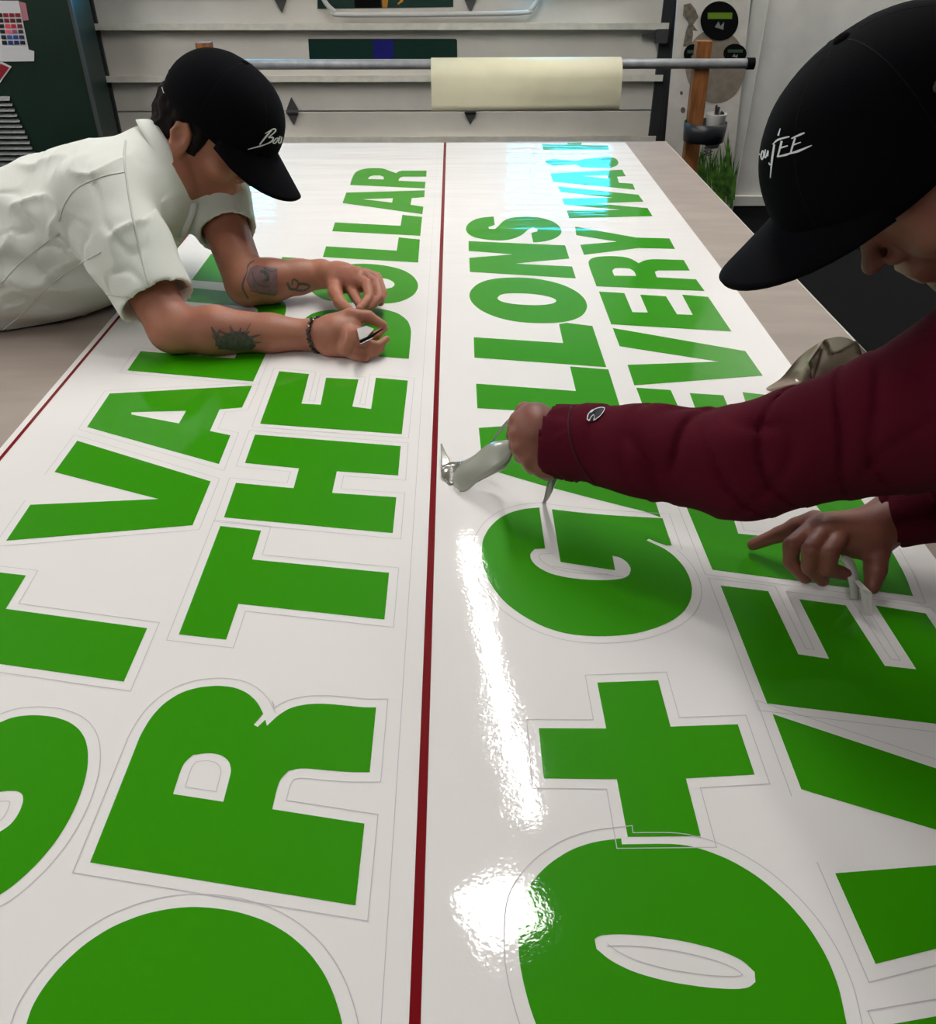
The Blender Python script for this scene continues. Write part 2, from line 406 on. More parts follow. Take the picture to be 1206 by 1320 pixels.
# ------------------------------------------------------------------ table
M_TTOP = mat('table_taupe', (160, 146, 136), 0.6, var=0.14, vscale=5, bump=0.0003, bscale=90, stretch=(1,4,1))
M_TEDGE = mat('table_edge', (176, 170, 162), 0.4)
table = thing('work_table', 'long work table with a taupe top under the printed sheet', 'table', (-0.1, 1.5, 0))
TX0, TX1, TY0, TY1 = -1.0, 0.742, -0.25, 3.225
top = box('tabletop', (TX0, TY0, TOP-.04), (TX1, TY1, TOP), M_TTOP, table)
MB().box((TX1, TY0, TOP-.045), (TX1+.004, TY1, TOP+.001)).box((TX0-.004, TY0, TOP-.045), (TX0, TY1, TOP+.001)).box((TX0-.004, TY1, TOP-.045), (TX1+.004, TY1+.004, TOP+.001)).box((TX0-.004, TY0-.004, TOP-.045), (TX1+.004, TY0, TOP+.001)).build('edge_band', M_TEDGE, table)
M_LEG = mat('table_steel', (58, 60, 62), .5)
for x in (TX0+.08, TX1-.14):
    for y in (TY0+.08, 1.45, TY1-.14):
        box('leg', (x, y, 0), (x+.06, y+.06, TOP-.04), M_LEG, table, bevel=.004)
MB().box((TX0+.08, TY0+.08, TOP-.12), (TX1-.08, TY0+.12, TOP-.04)).box((TX0+.08, TY1-.12, TOP-.12), (TX1-.08, TY1-.08, TOP-.04)).box((TX0+.08, TY0+.08, .2), (TX0+.12, TY1-.08, .24)).box((TX1-.12, TY0+.08, .2), (TX1-.08, TY1-.08, .24)).build('rail', M_LEG, table)

# ------------------------------------------------------------------ the printed sheet
ZS = TOP + 0.0012
sheet = thing('printed_vinyl_sheet', 'long glossy white vinyl sheet printed with big green letters, lying on the table', 'vinyl sheet', (-0.04, 1.5, ZS))
SX0, SX1, SY0, SY1 = -0.683, 0.598, -0.2, 3.215
mb = MB(); nx, ny = 4, 8
right = lambda y: 0.598 - 0.01*max(0, min(1, (1.9-y)/.6))
vs = []; fs = []
for j in range(ny+1):
    y = SY0+(SY1-SY0)*j/ny
    for i in range(nx+1): vs.append((SX0+(right(y)-SX0)*i/nx, y, ZS))
for j in range(ny):
    for i in range(nx): a = j*(nx+1)+i; fs.append((a, a+1, a+nx+2, a+nx+1))
mb.add(vs, fs); mb.build('base_film', M_SHEET, sheet)
for x, w in ((-0.0335, .0085), (-0.668, .006)):
    MB().add([(x-w/2, SY0, ZS+.0003), (x+w/2, SY0, ZS+.0003), (x+w/2-.004, SY1, ZS+.0003), (x-w/2-.004, SY1, ZS+.0003)], [(0,1,2,3)]).build('red_stripe', M_RED, sheet, label='red printed line')
for x in (-0.058,):
    MB().add([(x, SY0, ZS+.0003), (x+.0007, SY0, ZS+.0003), (x-.0033, SY1, ZS+.0003), (x-.004, SY1, ZS+.0003)], [(0,1,2,3)]).build('cut_line', M_CUT, sheet)

def fr(x0, y0, s): return lambda *pts: [(x0+X/s, y0+Y/s) for X, Y in pts]
px = fr(0, 0, 1); A8 = fr(0,460,2.1536); B1 = fr(140,380,3.015); C8 = fr(400,200,6.7); C5 = fr(590,260,6.7); C4 = fr(740,260,6.03)
C3 = fr(640,175,5.4818); C6 = fr(600,400,4.6385); C7 = fr(770,380,4.3071); G2 = fr(600,640,3.76875); D3 = fr(880,660,3.6994)
D4 = fr(0,720,5.4818); D5 = fr(100,860,3.015); D6 = fr(980,900,3.1416); D7 = fr(0,900,4.714); N1 = fr(0,860,2.01); N2 = fr(600,860,1.99)
Q8 = fr(380,180,4.4)
LET = [  # letter, outline, holes, near enough for its cut line to show
 ('S', D7((0,155),(60,128),(130,113),(220,108),(330,118),(420,148),(480,190),(520,250),(538,330),(535,430),(510,540),(465,660),(410,770),(340,880),(250,990),(170,1070),(90,1140),(0,1205))
   + px((-60,1180),(-150,1205),(-240,1200),(-300,1160),(-310,1090),(-280,1030),(-180,1010),(-190,1060),(-170,1110),(-110,1120),(-50,1100)) + D7((0,820),(60,780),(95,740),(125,690),(145,630),(140,590),(110,570),(60,568),(0,575)) + px((-40,1030),(-80,1060),(-130,1050),(-120,990),(-60,950)), [], 1),
 ('T', px((0,739),(34,743),(8,786),(190,811),(160,880),(0,857),(-38,852),(-78,908),(-170,893),(-62,731)), [], 1),
 ('V', A8((215,235),(585,348),(535,470),(18,513),(85,413),(440,397),(152,322)), [], 1),
 ('A', A8((305,104),(700,82),(672,143),(610,148),(583,208),(640,220),(608,300),(242,197)), [A8((365,156),(517,152),(497,187),(365,162))], 1),
 ('L', B1((125,222),(490,250),(530,160),(640,168),(562,340),(73,297)), [], 1),
 ('U', px((239,371),(300,377),(345,381),(363,386),(369.5,395),(367,410),(355,422),(330,428),(196,420),(207,402),(318,409),(330,406.5),(333.5,400.5),(327,396),(250,390.5),(226,388)), [], 0),
 ('E', px((247,362),(272,328),(297,330),(288,349),(309,350),(324.5,333),(345,334),(338,352),(355,353),(364,332),(392,334),(383,372)), [], 0),
 ('O', N1((70,925),(85,880),(115,830),(160,775),(220,720),(290,675),(370,643),(440,628),(500,623),(560,627),(620,637),(690,660),(750,695),(800,740),(840,795),(865,850),(885,915)) + px((445,1345),(440,1400),(400,1470),(330,1520),(230,1545),(120,1520),(50,1460),(25,1400),(28,1350)), [px(*[(240+95*math.cos(t*.3), 1420+45*math.sin(t*.3)) for t in range(21)])], 1),
 ('R', D5((50,763),(225,320),(245,268),(285,200),(335,145),(400,103),(470,82),(545,75),(610,82),(660,103),(700,140),(722,185),(685,228),(700,236),(730,208),(736,232),(780,190),(830,160),(900,146),(970,146),(1040,153),(1110,160),(1160,160),(1135,412),(1060,412),(970,405),(870,395),(820,407),(790,437),(775,475),(757,556),(1115,612),(1080,930)),
   [D5((372,497),(398,415),(415,375),(450,345),(510,336),(560,345),(590,370),(598,405),(590,440),(567,527))], 1),
 ('T', A8((612,472),(725,485),(700,565),(1080,602),(1067,732),(662,688),(628,788),(497,773)), [], 1),
 ('H', A8((708,218),(1112,250),(1105,332),(935,320),(922,380),(1100,392),(1090,492),(622,448),(655,352),(815,367),(830,312),(680,297)), [], 1),
 ('E', A8((775,42),(858,50),(837,132),(890,135),(905,60),(995,65),(978,140),(1030,147),(1043,60),(1132,68),(1115,217),(722,188)), [], 1),
 ('D', px((371,451),(377,435),(384,422),(393.6,410.7),(402,405),(414,401.6),(440,399),(487,398.6),(500,400.5),(514,405),(525.5,414),(529,423),(530,430),(526.8,463.6)), [px((412,434),(420,427),(450,425),(478,427),(484,431),(482,437))], 0),
 ('O', Q8((250,718),(330,708),(420,707),(520,718),(610,740),(670,775),(698,815),(698,850),(670,890),(610,920),(550,932),(480,935),(400,932),(300,928),(190,918),(150,905),(110,880),(92,862),(88,840),(100,800),(140,760),(190,735)), [Q8((300,800),(340,788),(400,783),(480,786),(530,795),(560,812),(567,828),(550,843),(510,850),(440,848),(350,838),(300,822))], 0),
 ('L', C8((135,792),(745,830),(762,715),(945,733),(930,933),(107,885)), [], 0),
 ('L', C8((212,585),(778,615),(793,520),(965,538),(948,702),(188,662)), [], 0),
 ('A', C8((310,328),(988,308),(983,367),(875,377),(865,433),(975,450),(967,515),(277,418)), [C8((450,385),(712,377),(705,414),(480,388))], 0),
 ('R', C8((342,262),(355,215),(370,180),(390,150),(430,130),(500,117),(580,115),(640,122),(690,142),(740,160),(760,145),(790,138),(1003,138),(1000,190),(800,190),(770,200),(760,225),(993,235),(988,292)), [C8((497,210),(510,190),(545,180),(600,180),(635,192),(632,214))], 0),
 ('0', N2((135,740),(135,640),(145,590),(175,545),(215,505),(270,470),(330,450),(398,442),(400,457),(545,455),(610,470),(680,498),(750,540),(820,600),(880,670),(925,745),(955,820),(970,890),(975,915)) + px((1092,1335),(1090,1370),(1060,1400),(990,1415),(880,1412),(790,1395),(730,1370),(700,1340)) + N2((178,915),(160,860),(145,800)),
   [N2((330,700),(345,690),(400,687),(470,692),(560,705),(650,728),(710,755),(740,785),(742,810),(725,825),(690,829),(620,825),(520,810),(430,785),(370,755),(335,725))], 1),
 ('+', N2((337,42),(493,36),(525,155),(697,149),(740,278),(564,288),(602,436),(415,438),(387,290),(200,288),(187,159),(360,160)), [], 1),
 ('G', G2((357,58),(290,63),(220,80),(160,110),(110,160),(80,220),(76,290),(90,360),(125,440),(190,520),(270,580),(370,635),(480,670),(600,684),(720,683),(830,670),(920,645),(1000,610),(1060,565),(1092,510),(1100,455),(1088,400),(1060,345),(1010,290),(960,255),(900,228),(878,217),(890,210),(930,228),(975,243),(1000,241),(955,110),(830,103),(700,95),(560,83),(418,66),(460,323),(725,363),(712,292),(750,300),(785,325),(803,355),(795,385),(765,403),(700,411),(600,410),(500,400),(410,380),(345,345),(315,310),(313,280),(335,260),(385,257)), [], 1),
 ('A', px((616.8,552.6),(661,549.5),(814,545),(822,572),(785,575),(795,612),(836,622),(851,668),(829,660),(760,642.6),(700,627),(622,604)), [px((680,572),(745,571),(752,598))], 0),
 ('L', C6((62,443),(658,487),(623,340),(852,358),(925,590),(940,640),(70,590)), [], 0),
 ('L', C6((48,165),(582,200),(557,86),(605,79),(757,98),(840,345),(52,287)), [], 0),
 ('O', C5((540,660),(640,665),(740,680),(850,705),(950,740),(1040,790),(1100,850),(1118,910),(1100,960),(1060,1000),(990,1030),(900,1048),(780,1056),(650,1055),(520,1045),(390,1020),(280,985),(190,940),(120,880),(95,820),(110,770),(160,720),(240,685),(330,668),(440,660)), [C5((340,835),(365,810),(420,798),(500,795),(620,800),(720,812),(800,830),(845,850),(850,868),(820,885),(760,895),(680,900),(570,897),(460,887),(380,870),(345,850))], 0),
 ('N', C5((92,345),(925,382),(962,497),(640,525),(500,540),(985,565),(1018,668),(103,612),(98,490),(470,460),(92,430)), [], 0),
 ('S', C5((308,133),(230,138),(150,155),(90,190),(65,235),(80,275),(120,305),(190,325),(290,338),(400,340),(480,325),(540,300),(580,270),(610,240),(650,228),(688,240),(685,262),(640,272),(632,280),(650,357),(730,352),(810,335),(870,305),(897,270),(885,225),(840,185),(770,155),(680,137),(580,133),(480,140),(420,155),(380,180),(350,215),(320,240),(270,240),(262,225),(300,212),(318,205)), [], 0),
 ('A', px((1145,1322),(1204,1311.5),(1330,1292),(1330,1420),(1190,1420)), [], 1),
 ('V', px((995,921.6),(1470,1080),(1500,1150),(1127.4,1243.8),(1075.5,1127),(1326,1107),(1031.9,1018.7)), [], 1),
 ('E', D3((178,355),(405,382),(548,683),(695,705),(552,420),(775,450),(960,738),(1110,755),(915,450),(1155,488)) + px((1293,945),(988,908.1)), [], 1),
 ('D', px((917.8,735.7),(888,664),(872,625),(876,604),(900,588),(950,580),(1010,585),(1060,600),(1095,625),(1120,660),(1142,700),(1165,740),(1176,769.5)), [px((951,689),(940,655),(938,640),(955,628),(1000,628),(1040,640),(1062,665),(1070,701))], 1),
 ('E', px((819.5,500.7),(864,503.7),(884,548),(904,550),(888.4,507.7),(931.8,510.5),(950,555),(972,557),(956.4,506.5),(992,510.5),(1025,580),(846,572)), [], 0),
 ('V', C7((83,188),(820,317),(915,453),(203,507),(165,393),(670,375),(122,290)), [], 0),
 ('E', px((771.5,376.6),(804.3,378.6),(814.8,403.2),(834.5,403.7),(824.6,380.7),(858,382.7),(872.2,406),(892.4,406.7),(878.5,380.6),(912.3,383.5),(942.5,428.3),(787.4,419)), [], 0),
 ('R', C4((172,663),(115,510),(108,470),(130,445),(190,430),(290,427),(380,432),(440,447),(500,483),(540,462),(600,450),(850,458),(897,540),(650,540),(625,550),(640,592),(945,608),(1012,700)), [C4((310,580),(292,540),(315,522),(370,518),(430,525),(465,545),(480,582))], 0),
 ('Y', C4((5,198),(480,283),(738,290),(782,372),(500,365),(75,418),(45,340),(330,315),(15,265)), [], 0),
 ('W', C3((430,362),(1000,420),(1037,470),(700,482),(1065,515),(1100,572),(512,587),(495,533),(870,527),(478,490),(460,448),(820,441),(450,400)), [], 0),
 ('A', C3((380,270),(885,243),(912,290),(850,293),(863,335),(960,342),(978,385),(398,328)), [C3((600,287),(780,282),(790,308))], 0),
 ('S', C3((800,150),(845,165),(862,192),(850,215),(800,232),(700,230),(600,226),(560,205),(400,215),(350,200),(340,180),(400,168),(560,180),(640,165)), [], 0),
 ('H', C3((318,62),(500,64),(500,52),(600,52),(600,67),(785,72),(793,102),(330,103)), [], 0),
]
def drop_collinear(loop):
    return loop
k_ = 0
for ch, out, holes, near in LET:
    zz = ZS + 0.0003 + 0.00001*(k_ % 3); k_ += 1
    sm = ch in 'SORDG0UE+' or True
    o, o2, h2 = planar_print('letter', out, holes, M_GREEN, sheet, zz, smooth=ch in 'SORDG0U', label='green printed %s' % (('plus sign' if ch == '+' else 'figure 0' if ch == '0' else 'letter ' + ch)))
    if near:
        cb = MB()
        def near_(lp, d):
            e = [(Vector(lp[i-1]), Vector(lp[i])) for i in range(len(lp))]
            def f(a, b):
                m = (Vector(a)+Vector(b))/2
                for u, v in e:
                    w_ = v-u; t = max(0, min(1, (m-u).dot(w_)/max(w_.dot(w_), 1e-12)))
                    if (m-u-w_*t).length < d: return True
                return False
            return f
        cb.add(*ribbon_loop(offset_loop(o2, .011), .0008, zz+.0001, near_(o2, .0095)))
        for h in h2:
            if len(h) > 4: cb.add(*ribbon_loop(offset_loop(h, -.009), .0007, zz+.0001, near_(h, .0075)))
        cb.build('cut_line', M_CUT, o)

# ------------------------------------------------------------------ paper roll on a rod between two wooden posts
RY = 4.1; SR = RY/3.42
M_WOOD = mat('post_wood', (158, 100, 50), 0.65, rgb2=(122, 74, 34), vscale=12, bump=0.0006, bscale=30, stretch=(6, 6, 1))
M_ROD = mat('galvanised_pipe', (172, 176, 178), 0.45, metal=0.25, var=0.2, vscale=30)
M_PAPER = mat('cream_paper', (246, 240, 206), 0.55, var=0.05, vscale=10)
def bar(a, b, w, d):      # leaning square bar
    a, b = Vector(a), Vector(b); v = []
    for p in (a, b): v += [p+Vector((-w/2,-d/2,0)), p+Vector((w/2,-d/2,0)), p+Vector((w/2,d/2,0)), p+Vector((-w/2,d/2,0))]
    return MB().add(v, [(0,3,2,1),(4,5,6,7),(0,1,5,4),(1,2,6,5),(2,3,7,6),(3,0,4,7)])
pt = W(907, 52, RY); pbm = W(888, 215, RY); dx = (pbm-pt)/(pt[2]-pbm[2])
o = bar(tuple(pt + dx*pt[2]*1.0), tuple(pt), .066, .05).build('wooden_post', M_WOOD, bevel=.003)
tag(o, 'leaning wooden post holding the right end of the rod', 'post', None)
pl = W(261, 55, RY); o = bar((pl[0], RY+.02, 0), (pl[0], RY+.02, pl[2]), .064, .05).build('wooden_post', M_WOOD, bevel=.003)
tag(o, 'wooden post behind the cap of the man in white, holding the rod left end', 'post')
ra, rb = W(228, 82, RY-.035), W(968, 82, RY-.035); rz = (ra[2]+rb[2])/2
rodp = [Vector((ra[0], RY-.035, W(400,83,RY-.035)[2])), Vector((rb[0], RY-.035, rb[2]))]
rod = thing('steel_rod', 'long grey steel pipe carrying the paper roll across the table end', 'rod', tuple(rodp[0]))
MB().tube(rodp, .0198, 16).build('pipe', M_ROD, rod, smooth=True)
MB().tube([rodp[1]-Vector((.02,0,0)), rodp[1]+Vector((.012,0,0))], .0232, 16).build('end_cap', M_BLK, rod)
roll = thing('paper_roll', 'cream paper roll on the steel rod with its loose sheet hanging down', 'paper roll', tuple(W(680, 100, RY-.035)))
xa, xb = W(555, 80, RY-.1)[0], W(803, 80, RY-.1)[0]
zc = rodp[0].z-.054
Rr = .078; vs = []; fs = []
prof = [(RY-.035+Rr*math.sin(math.radians(a)), zc+Rr*math.cos(math.radians(a))) for a in range(260, -96, -8)]
y_, z_ = prof[-1]
prof += [(y_-.003, z_-.03), (y_-.001, z_-.06), (y_+.004, z_-.09), (y_+.002, z_-.112)]
for (y, z) in prof: vs += [(xa, y, z), (xa+(xb-xa)/2, y-.001, z+.001), (xb, y, z+.002)]
for i in range(len(prof)-1):
    for k in range(2): fs.append((3*i+k, 3*i+k+1, 3*i+3+k+1, 3*i+3+k))
mesh('paper', vs, fs, M_PAPER, roll, smooth=True, solid=.0006)
for X in (xa+.002, xb-.002):
    ring = [(X, RY-.035+(Rr-.001)*math.sin(t*.314), zc+(Rr-.001)*math.cos(t*.314)) for t in range(20)]; ring2 = [(X, RY-.035+.02*math.sin(t*.314), zc+.02*math.cos(t*.314)) for t in range(20)]
    MB().add(ring+ring2, [(t, (t+1) % 20, 20+(t+1) % 20, 20+t) for t in range(20)]).build('core_end', mat('card_brown', (170,150,120), .8), roll)
# small black cable clip at the door bottom
# cup taped to the post
cupc = W(922, 158, RY-.075)
cup = thing('cup', 'white cup with scraps taped to the right wooden post', 'cup', (cupc[0], RY-.075, cupc[2]-.06))
def lathe(prof, c, n=28):
    vs = []; fs = []
    for r_, z in prof:
        for k in range(n): t = 2*math.pi*k/n; vs.append((c[0]+r_*math.cos(t), c[1]+r_*math.sin(t), c[2]+z))
    for i in range(len(prof)-1):
        for k in range(n): fs.append((i*n+k, i*n+(k+1) % n, (i+1)*n+(k+1) % n, (i+1)*n+k))
    return vs, fs
cc = (cupc[0], RY-.075, cupc[2])
MB().add(*lathe([(SR*a, SR*b) for a, b in [(0.001,-.085),(.024,-.085),(.036,.028),(.037,.032),(.034,.03),(.031,.0),(.02,-.03),(.001,-.03)]], cc)).build('body', mat('cup_white', (196,192,188), .4), cup, smooth=True)
mb = MB()
for k in range(6):
    a = R.uniform(0, 6.3); mb.tube([Vector(cc)+Vector((math.cos(a)*.008, math.sin(a)*.008, -.02)), Vector(cc)+Vector((math.cos(a)*.027, math.sin(a)*.02, .036+.006*k))], .0055, 8)
mb.build('contents', mat('scrap_dark', (40,38,36), .5), cup)
tp = W(892, 172, RY-.05)
o = MB().add(*lathe([(.086,-.038),(.090,0),(.092,.040)], (W(908,170,RY-.06)[0], RY-.055, W(905,170,RY-.06)[2]), 36)).build('tape_band', mat('black_tape', (38,40,44), .35), cup, smooth=True, solid=.003, label='wide black tape band')
co = MB()
for k in range(4):
    z = W(920, 187+k*4, RY-.08)[2]; c0 = (W(914,185,RY-.08)[0], RY-.08)
    co.tube([(c0[0]+.018*math.cos(t*.5), c0[1]+.018*math.sin(t*.5), z) for t in range(13)], .0022, 6)
co.build('wire_coil', M_HINGE, cup, label='small coil of wire')

# ------------------------------------------------------------------ ceiling lights
def lamp(name, c, sx, sy, strength, label, group=None, z=2.75):
    t = thing(name, label, 'light', (c[0], c[1], z), group)
    box('housing', (c[0]-sx/2-.03, c[1]-sy/2-.03, z+.01), (c[0]+sx/2+.03, c[1]+sy/2+.03, z+.06), M_WHITE, t)
    MB().box((c[0]-.01, c[1]-.01, z+.06), (c[0]+.01, c[1]+.01, 2.95)).build('hanger', M_HINGE, t)
    box('diffuser', (c[0]-sx/2, c[1]-sy/2, z), (c[0]+sx/2, c[1]+sy/2, z+.008), mat('lamp_%g' % strength, (255,255,255), .5, emit=((1.0, .97, .93), strength)), t)
def lamp2(a, b, w, strength, label, z=2.75, group=None):
    a = Vector((a[0], a[1], z)); b = Vector((b[0], b[1], z)); d = (b-a).normalized(); s = Vector((-d.y, d.x, 0))
    t = thing('ceiling_light', label, 'light', tuple((a+b)/2), group)
    def slab(w_, e, z0, z1):
        q = []
        for zz in (z0, z1):
            for p, sg, se in ((a,-1,-1),(b,-1,1),(b,1,1),(a,1,-1)):
                v = p + s*sg*w_/2 + d*se*e; q.append((v.x, v.y, zz))
        return MB().add(q, [(0,3,2,1),(4,5,6,7),(0,1,5,4),(1,2,6,5),(2,3,7,6),(3,0,4,7)])
    slab(w+.05, .03, z+.006, z+.06).build('housing', M_WHITE, t)
    slab(w, 0, z, z+.006).build('diffuser', mat('lamp_%g' % strength, (255,255,255), .5, emit=((1.0, .975, .94), strength)), t)
    for q in (a, b): MB().tube([q+Vector((0,0,.05)), q+Vector((0,0,.2))], .004).build('hanger', M_HINGE, t)
# ================================================================== implicit-surface modelling for bodies
class Field:
    def __init__(s, lo, hi, h):
        s.lo = np.array(lo, float); s.h = h
        s.n = np.ceil((np.array(hi)-s.lo)/h).astype(int)+1
        s.a = np.full(s.n, 0.2, np.float32)
    def sub(s, lo, hi, m):
        i0 = np.maximum(0, np.floor((np.array(lo)-m-s.lo)/s.h).astype(int)); i1 = np.minimum(s.n, np.ceil((np.array(hi)+m-s.lo)/s.h).astype(int)+1)
        if np.any(i1 <= i0): return None
        ax = [(s.lo[k]+s.h*np.arange(i0[k], i1[k])).astype(np.float32) for k in range(3)]
        return (slice(i0[0],i1[0]), slice(i0[1],i1[1]), slice(i0[2],i1[2])), ax[0][:,None,None], ax[1][None,:,None], ax[2][None,None,:]
    def mix(s, sl, d, k, neg=False):
        a = s.a[sl]
        if neg:
            d = -d
            if k > 0: h = np.maximum(k-np.abs(a-d), 0)/k; s.a[sl] = np.maximum(a, d)+h*h*k*.25
            else: s.a[sl] = np.maximum(a, d)
            return
        if k > 0: h = np.maximum(k-np.abs(a-d), 0)/k; s.a[sl] = np.minimum(a, d)-h*h*k*.25
        else: s.a[sl] = np.minimum(a, d)
    def cap(s, a, b, ra, rb, k=.01, neg=False):
        a = np.array(a, float); b = np.array(b, float); r = max(ra, rb)
        q = s.sub(np.minimum(a,b)-r, np.maximum(a,b)+r, k+3*s.h)
        if q is None: return s
        sl, X, Y, Z = q; v = b-a; L = float(v@v) or 1e-9
        t = np.clip(((X-a[0])*v[0]+(Y-a[1])*v[1]+(Z-a[2])*v[2])/L, 0, 1)
        d = np.sqrt((X-a[0]-t*v[0])**2+(Y-a[1]-t*v[1])**2+(Z-a[2]-t*v[2])**2)-(ra+(rb-ra)*t)
        s.mix(sl, d, k, neg); return s
    def chain(s, pts, rs, k=.01):
        for i in range(len(pts)-1): s.cap(pts[i], pts[i+1], rs[i], rs[i+1], k)
        return s
    def ell(s, c, r, ax=None, k=.01, neg=False):
        c = np.array(c, float); r = np.array(r, float); R_ = np.array(ax if ax is not None else np.eye(3), float)   # rows = axes
        ext = np.sqrt(((R_*r[:,None])**2).sum(0))
        q = s.sub(c-ext, c+ext, k+3*s.h)
        if q is None: return s
        sl, X, Y, Z = q; p = [((X-c[0])*R_[i,0]+(Y-c[1])*R_[i,1]+(Z-c[2])*R_[i,2]) for i in range(3)]
        k0 = np.sqrt(sum((p[i]/r[i])**2 for i in range(3))); k1 = np.sqrt(sum((p[i]/r[i]**2)**2 for i in range(3)))
        s.mix(sl, k0*(k0-1)/np.maximum(k1, 1e-6), k, neg); return s
    def surface(s):
        A = s.a; ins = A < 0
        c = ins[:-1,:-1,:-1].astype(np.int8)
        for dx in (0,1):
            for dy in (0,1):
                for dz in (0,1):
                    if dx or dy or dz: c = c + ins[dx:A.shape[0]-1+dx, dy:A.shape[1]-1+dy, dz:A.shape[2]-1+dz]
        cells = np.argwhere((c > 0) & (c < 8)); idm = np.full(c.shape, -1, np.int64); idm[tuple(cells.T)] = np.arange(len(cells))
        acc = np.zeros((len(cells), 3)); cnt = np.zeros(len(cells))
        for ax in range(3):
            o = [k for k in range(3) if k != ax]
            for u in (0,1):
                for v in (0,1):
                    p0 = cells.copy(); p0[:,o[0]] += u; p0[:,o[1]] += v; p1 = p0.copy(); p1[:,ax] += 1
                    a = A[tuple(p0.T)]; b = A[tuple(p1.T)]; m = (a < 0) != (b < 0)
                    t = np.where(m, a/np.where(m, a-b, 1), 0); q = p0.astype(float); q[:,ax] += t
                    acc[m] += q[m]; cnt[m] += 1
        V = s.lo + (acc/cnt[:,None])*s.h; faces = []
        for ax in range(3):
            o = [k for k in range(3) if k != ax]
            sl0 = [slice(None)]*3; sl1 = [slice(None)]*3; sl0[ax] = slice(0,-1); sl1[ax] = slice(1,None)
            a = ins[tuple(sl0)]; b = ins[tuple(sl1)]; e = np.argwhere(a != b)
            e = e[(e[:,o[0]] > 0) & (e[:,o[1]] > 0) & (e[:,o[0]] < A.shape[o[0]]-1) & (e[:,o[1]] < A.shape[o[1]]-1)]
            q = []
            for u, v in ((-1,-1),(0,-1),(0,0),(-1,0)):
                z = e.copy(); z[:,o[0]] += u; z[:,o[1]] += v; q.append(idm[tuple(z.T)])
            q = np.stack(q, 1); flip = a[tuple(e.T)]
            if ax == 1: flip = ~flip
            q[~flip] = q[~flip][:, ::-1]; faces.append(q)
        Fc = np.concatenate(faces); Fc = Fc[(Fc >= 0).all(1)]
        return V, Fc
    def build(s, name, m, parent, warp=None, relax=2, **k):
        V, Fc = s.surface()
        for _ in range(relax):     # gentle relaxing of the net
            S = np.zeros_like(V); n = np.zeros(len(V))
            for i in range(4):
                a = Fc[:,i]; b = Fc[:,(i+1) % 4]
                np.add.at(S, a, V[b]); np.add.at(n, a, 1); np.add.at(S, b, V[a]); np.add.at(n, b, 1)
            V = V*.5 + .5*S/np.maximum(n,1)[:,None]
        if warp: V = warp(V)
        off = np.array(wloc(parent)) if parent else 0
        me = bpy.data.meshes.new(name); me.vertices.add(len(V)); me.vertices.foreach_set('co', (V-off).astype(np.float32).ravel())
        me.loops.add(len(Fc)*4); me.loops.foreach_set('vertex_index', Fc.astype(np.int32).ravel())
        me.polygons.add(len(Fc)); me.polygons.foreach_set('loop_start', np.arange(0, len(Fc)*4, 4, dtype=np.int32))
        me.polygons.foreach_set('use_smooth', np.ones(len(Fc), bool))
        me.update(calc_edges=True); me.validate(); me.materials.append(m)
        o = bpy.data.objects.new(name, me); COL.objects.link(o)
        if parent: o.parent = parent
        o['_bvh'] = 0; del o['_bvh']
        BVH[o.name] = BVHTree.FromPolygons([tuple(v) for v in V], [tuple(int(i) for i in f) for f in Fc])
        return o
BVH = {}
def bvh_of(o):
    """surface finder for an ordinary mesh object"""
    off = wloc(o); vs = [v.co+off for v in o.data.vertices]
    return BVHTree.FromPolygons(vs, [tuple(p.vertices) for p in o.data.polygons])
def on_surface(bv, q, lift=.0008):
    d = Vector(ray(*q)).normalized(); h = bv.ray_cast(Vector(CAM), d)
    if h[0] is None: return None
    n = h[1] if h[1].dot(d) < 0 else -h[1]
    return h[0] + n*lift
def surface_print(name, outline, bv, m, parent, lift=.0008, grid=1.0, holes=(), label=None, holed=True):
    vs, fs = cdt(outline, holes, grid)
    P3 = [on_surface(bv, v, lift) for v in vs]
    fs = [f for f in fs if all(P3[i] is not None for i in f)]
    P3 = [p if p is not None else Vector(CAM)+Vector((0,0,-5)) for p in P3]
    used = sorted({i for f in fs for i in f}); mp = {u: i for i, u in enumerate(used)}
    if not used: return None
    P3 = [P3[u] for u in used]; fs = [tuple(mp[i] for i in f) for f in fs]
    fs = [f for f in fs if max((P3[f[i]]-P3[f[i-1]]).length for i in range(3)) < .03]
    return mesh(name, P3, fs, m, parent, smooth=True, label=label)
def stroke(pts, ws):
    """brush stroke outline in pixels from a centre line and widths"""
    p = catmull([(x, y, 0) for x, y in pts], 4); n = len(p); a = []; b = []
    for i in range(n):
        t = i/(n-1)*(len(ws)-1); k = min(int(t), len(ws)-2); w = ws[k]+(ws[k+1]-ws[k])*(t-k)
        d = (p[min(i+1,n-1)]-p[max(i-1,0)]).normalized(); s_ = Vector((-d.y, d.x, 0))*w/2
        a.append(tuple((p[i]+s_)[:2])); b.append(tuple((p[i]-s_)[:2]))
    return a + b[::-1]
def strokes_print(name, sts, bv, m, parent, lift=.0008, label=None, grid=None):
    mb = MB()
    for pts, ws in sts:
        ol = stroke(pts, ws); n = len(ol)//2
        L_ = [on_surface(bv, q, lift) for q in ol]
        for i in range(n-1):
            q = (i, i+1, 2*n-2-i, 2*n-1-i)
            if all(L_[k] is not None for k in q) and max((L_[q[k]]-L_[q[k-1]]).length for k in range(4)) < .04:
                mb.add([L_[k] for k in q], [(0,1,2,3)])
    return mb.build(name, m, parent, label=label) if mb.v else None
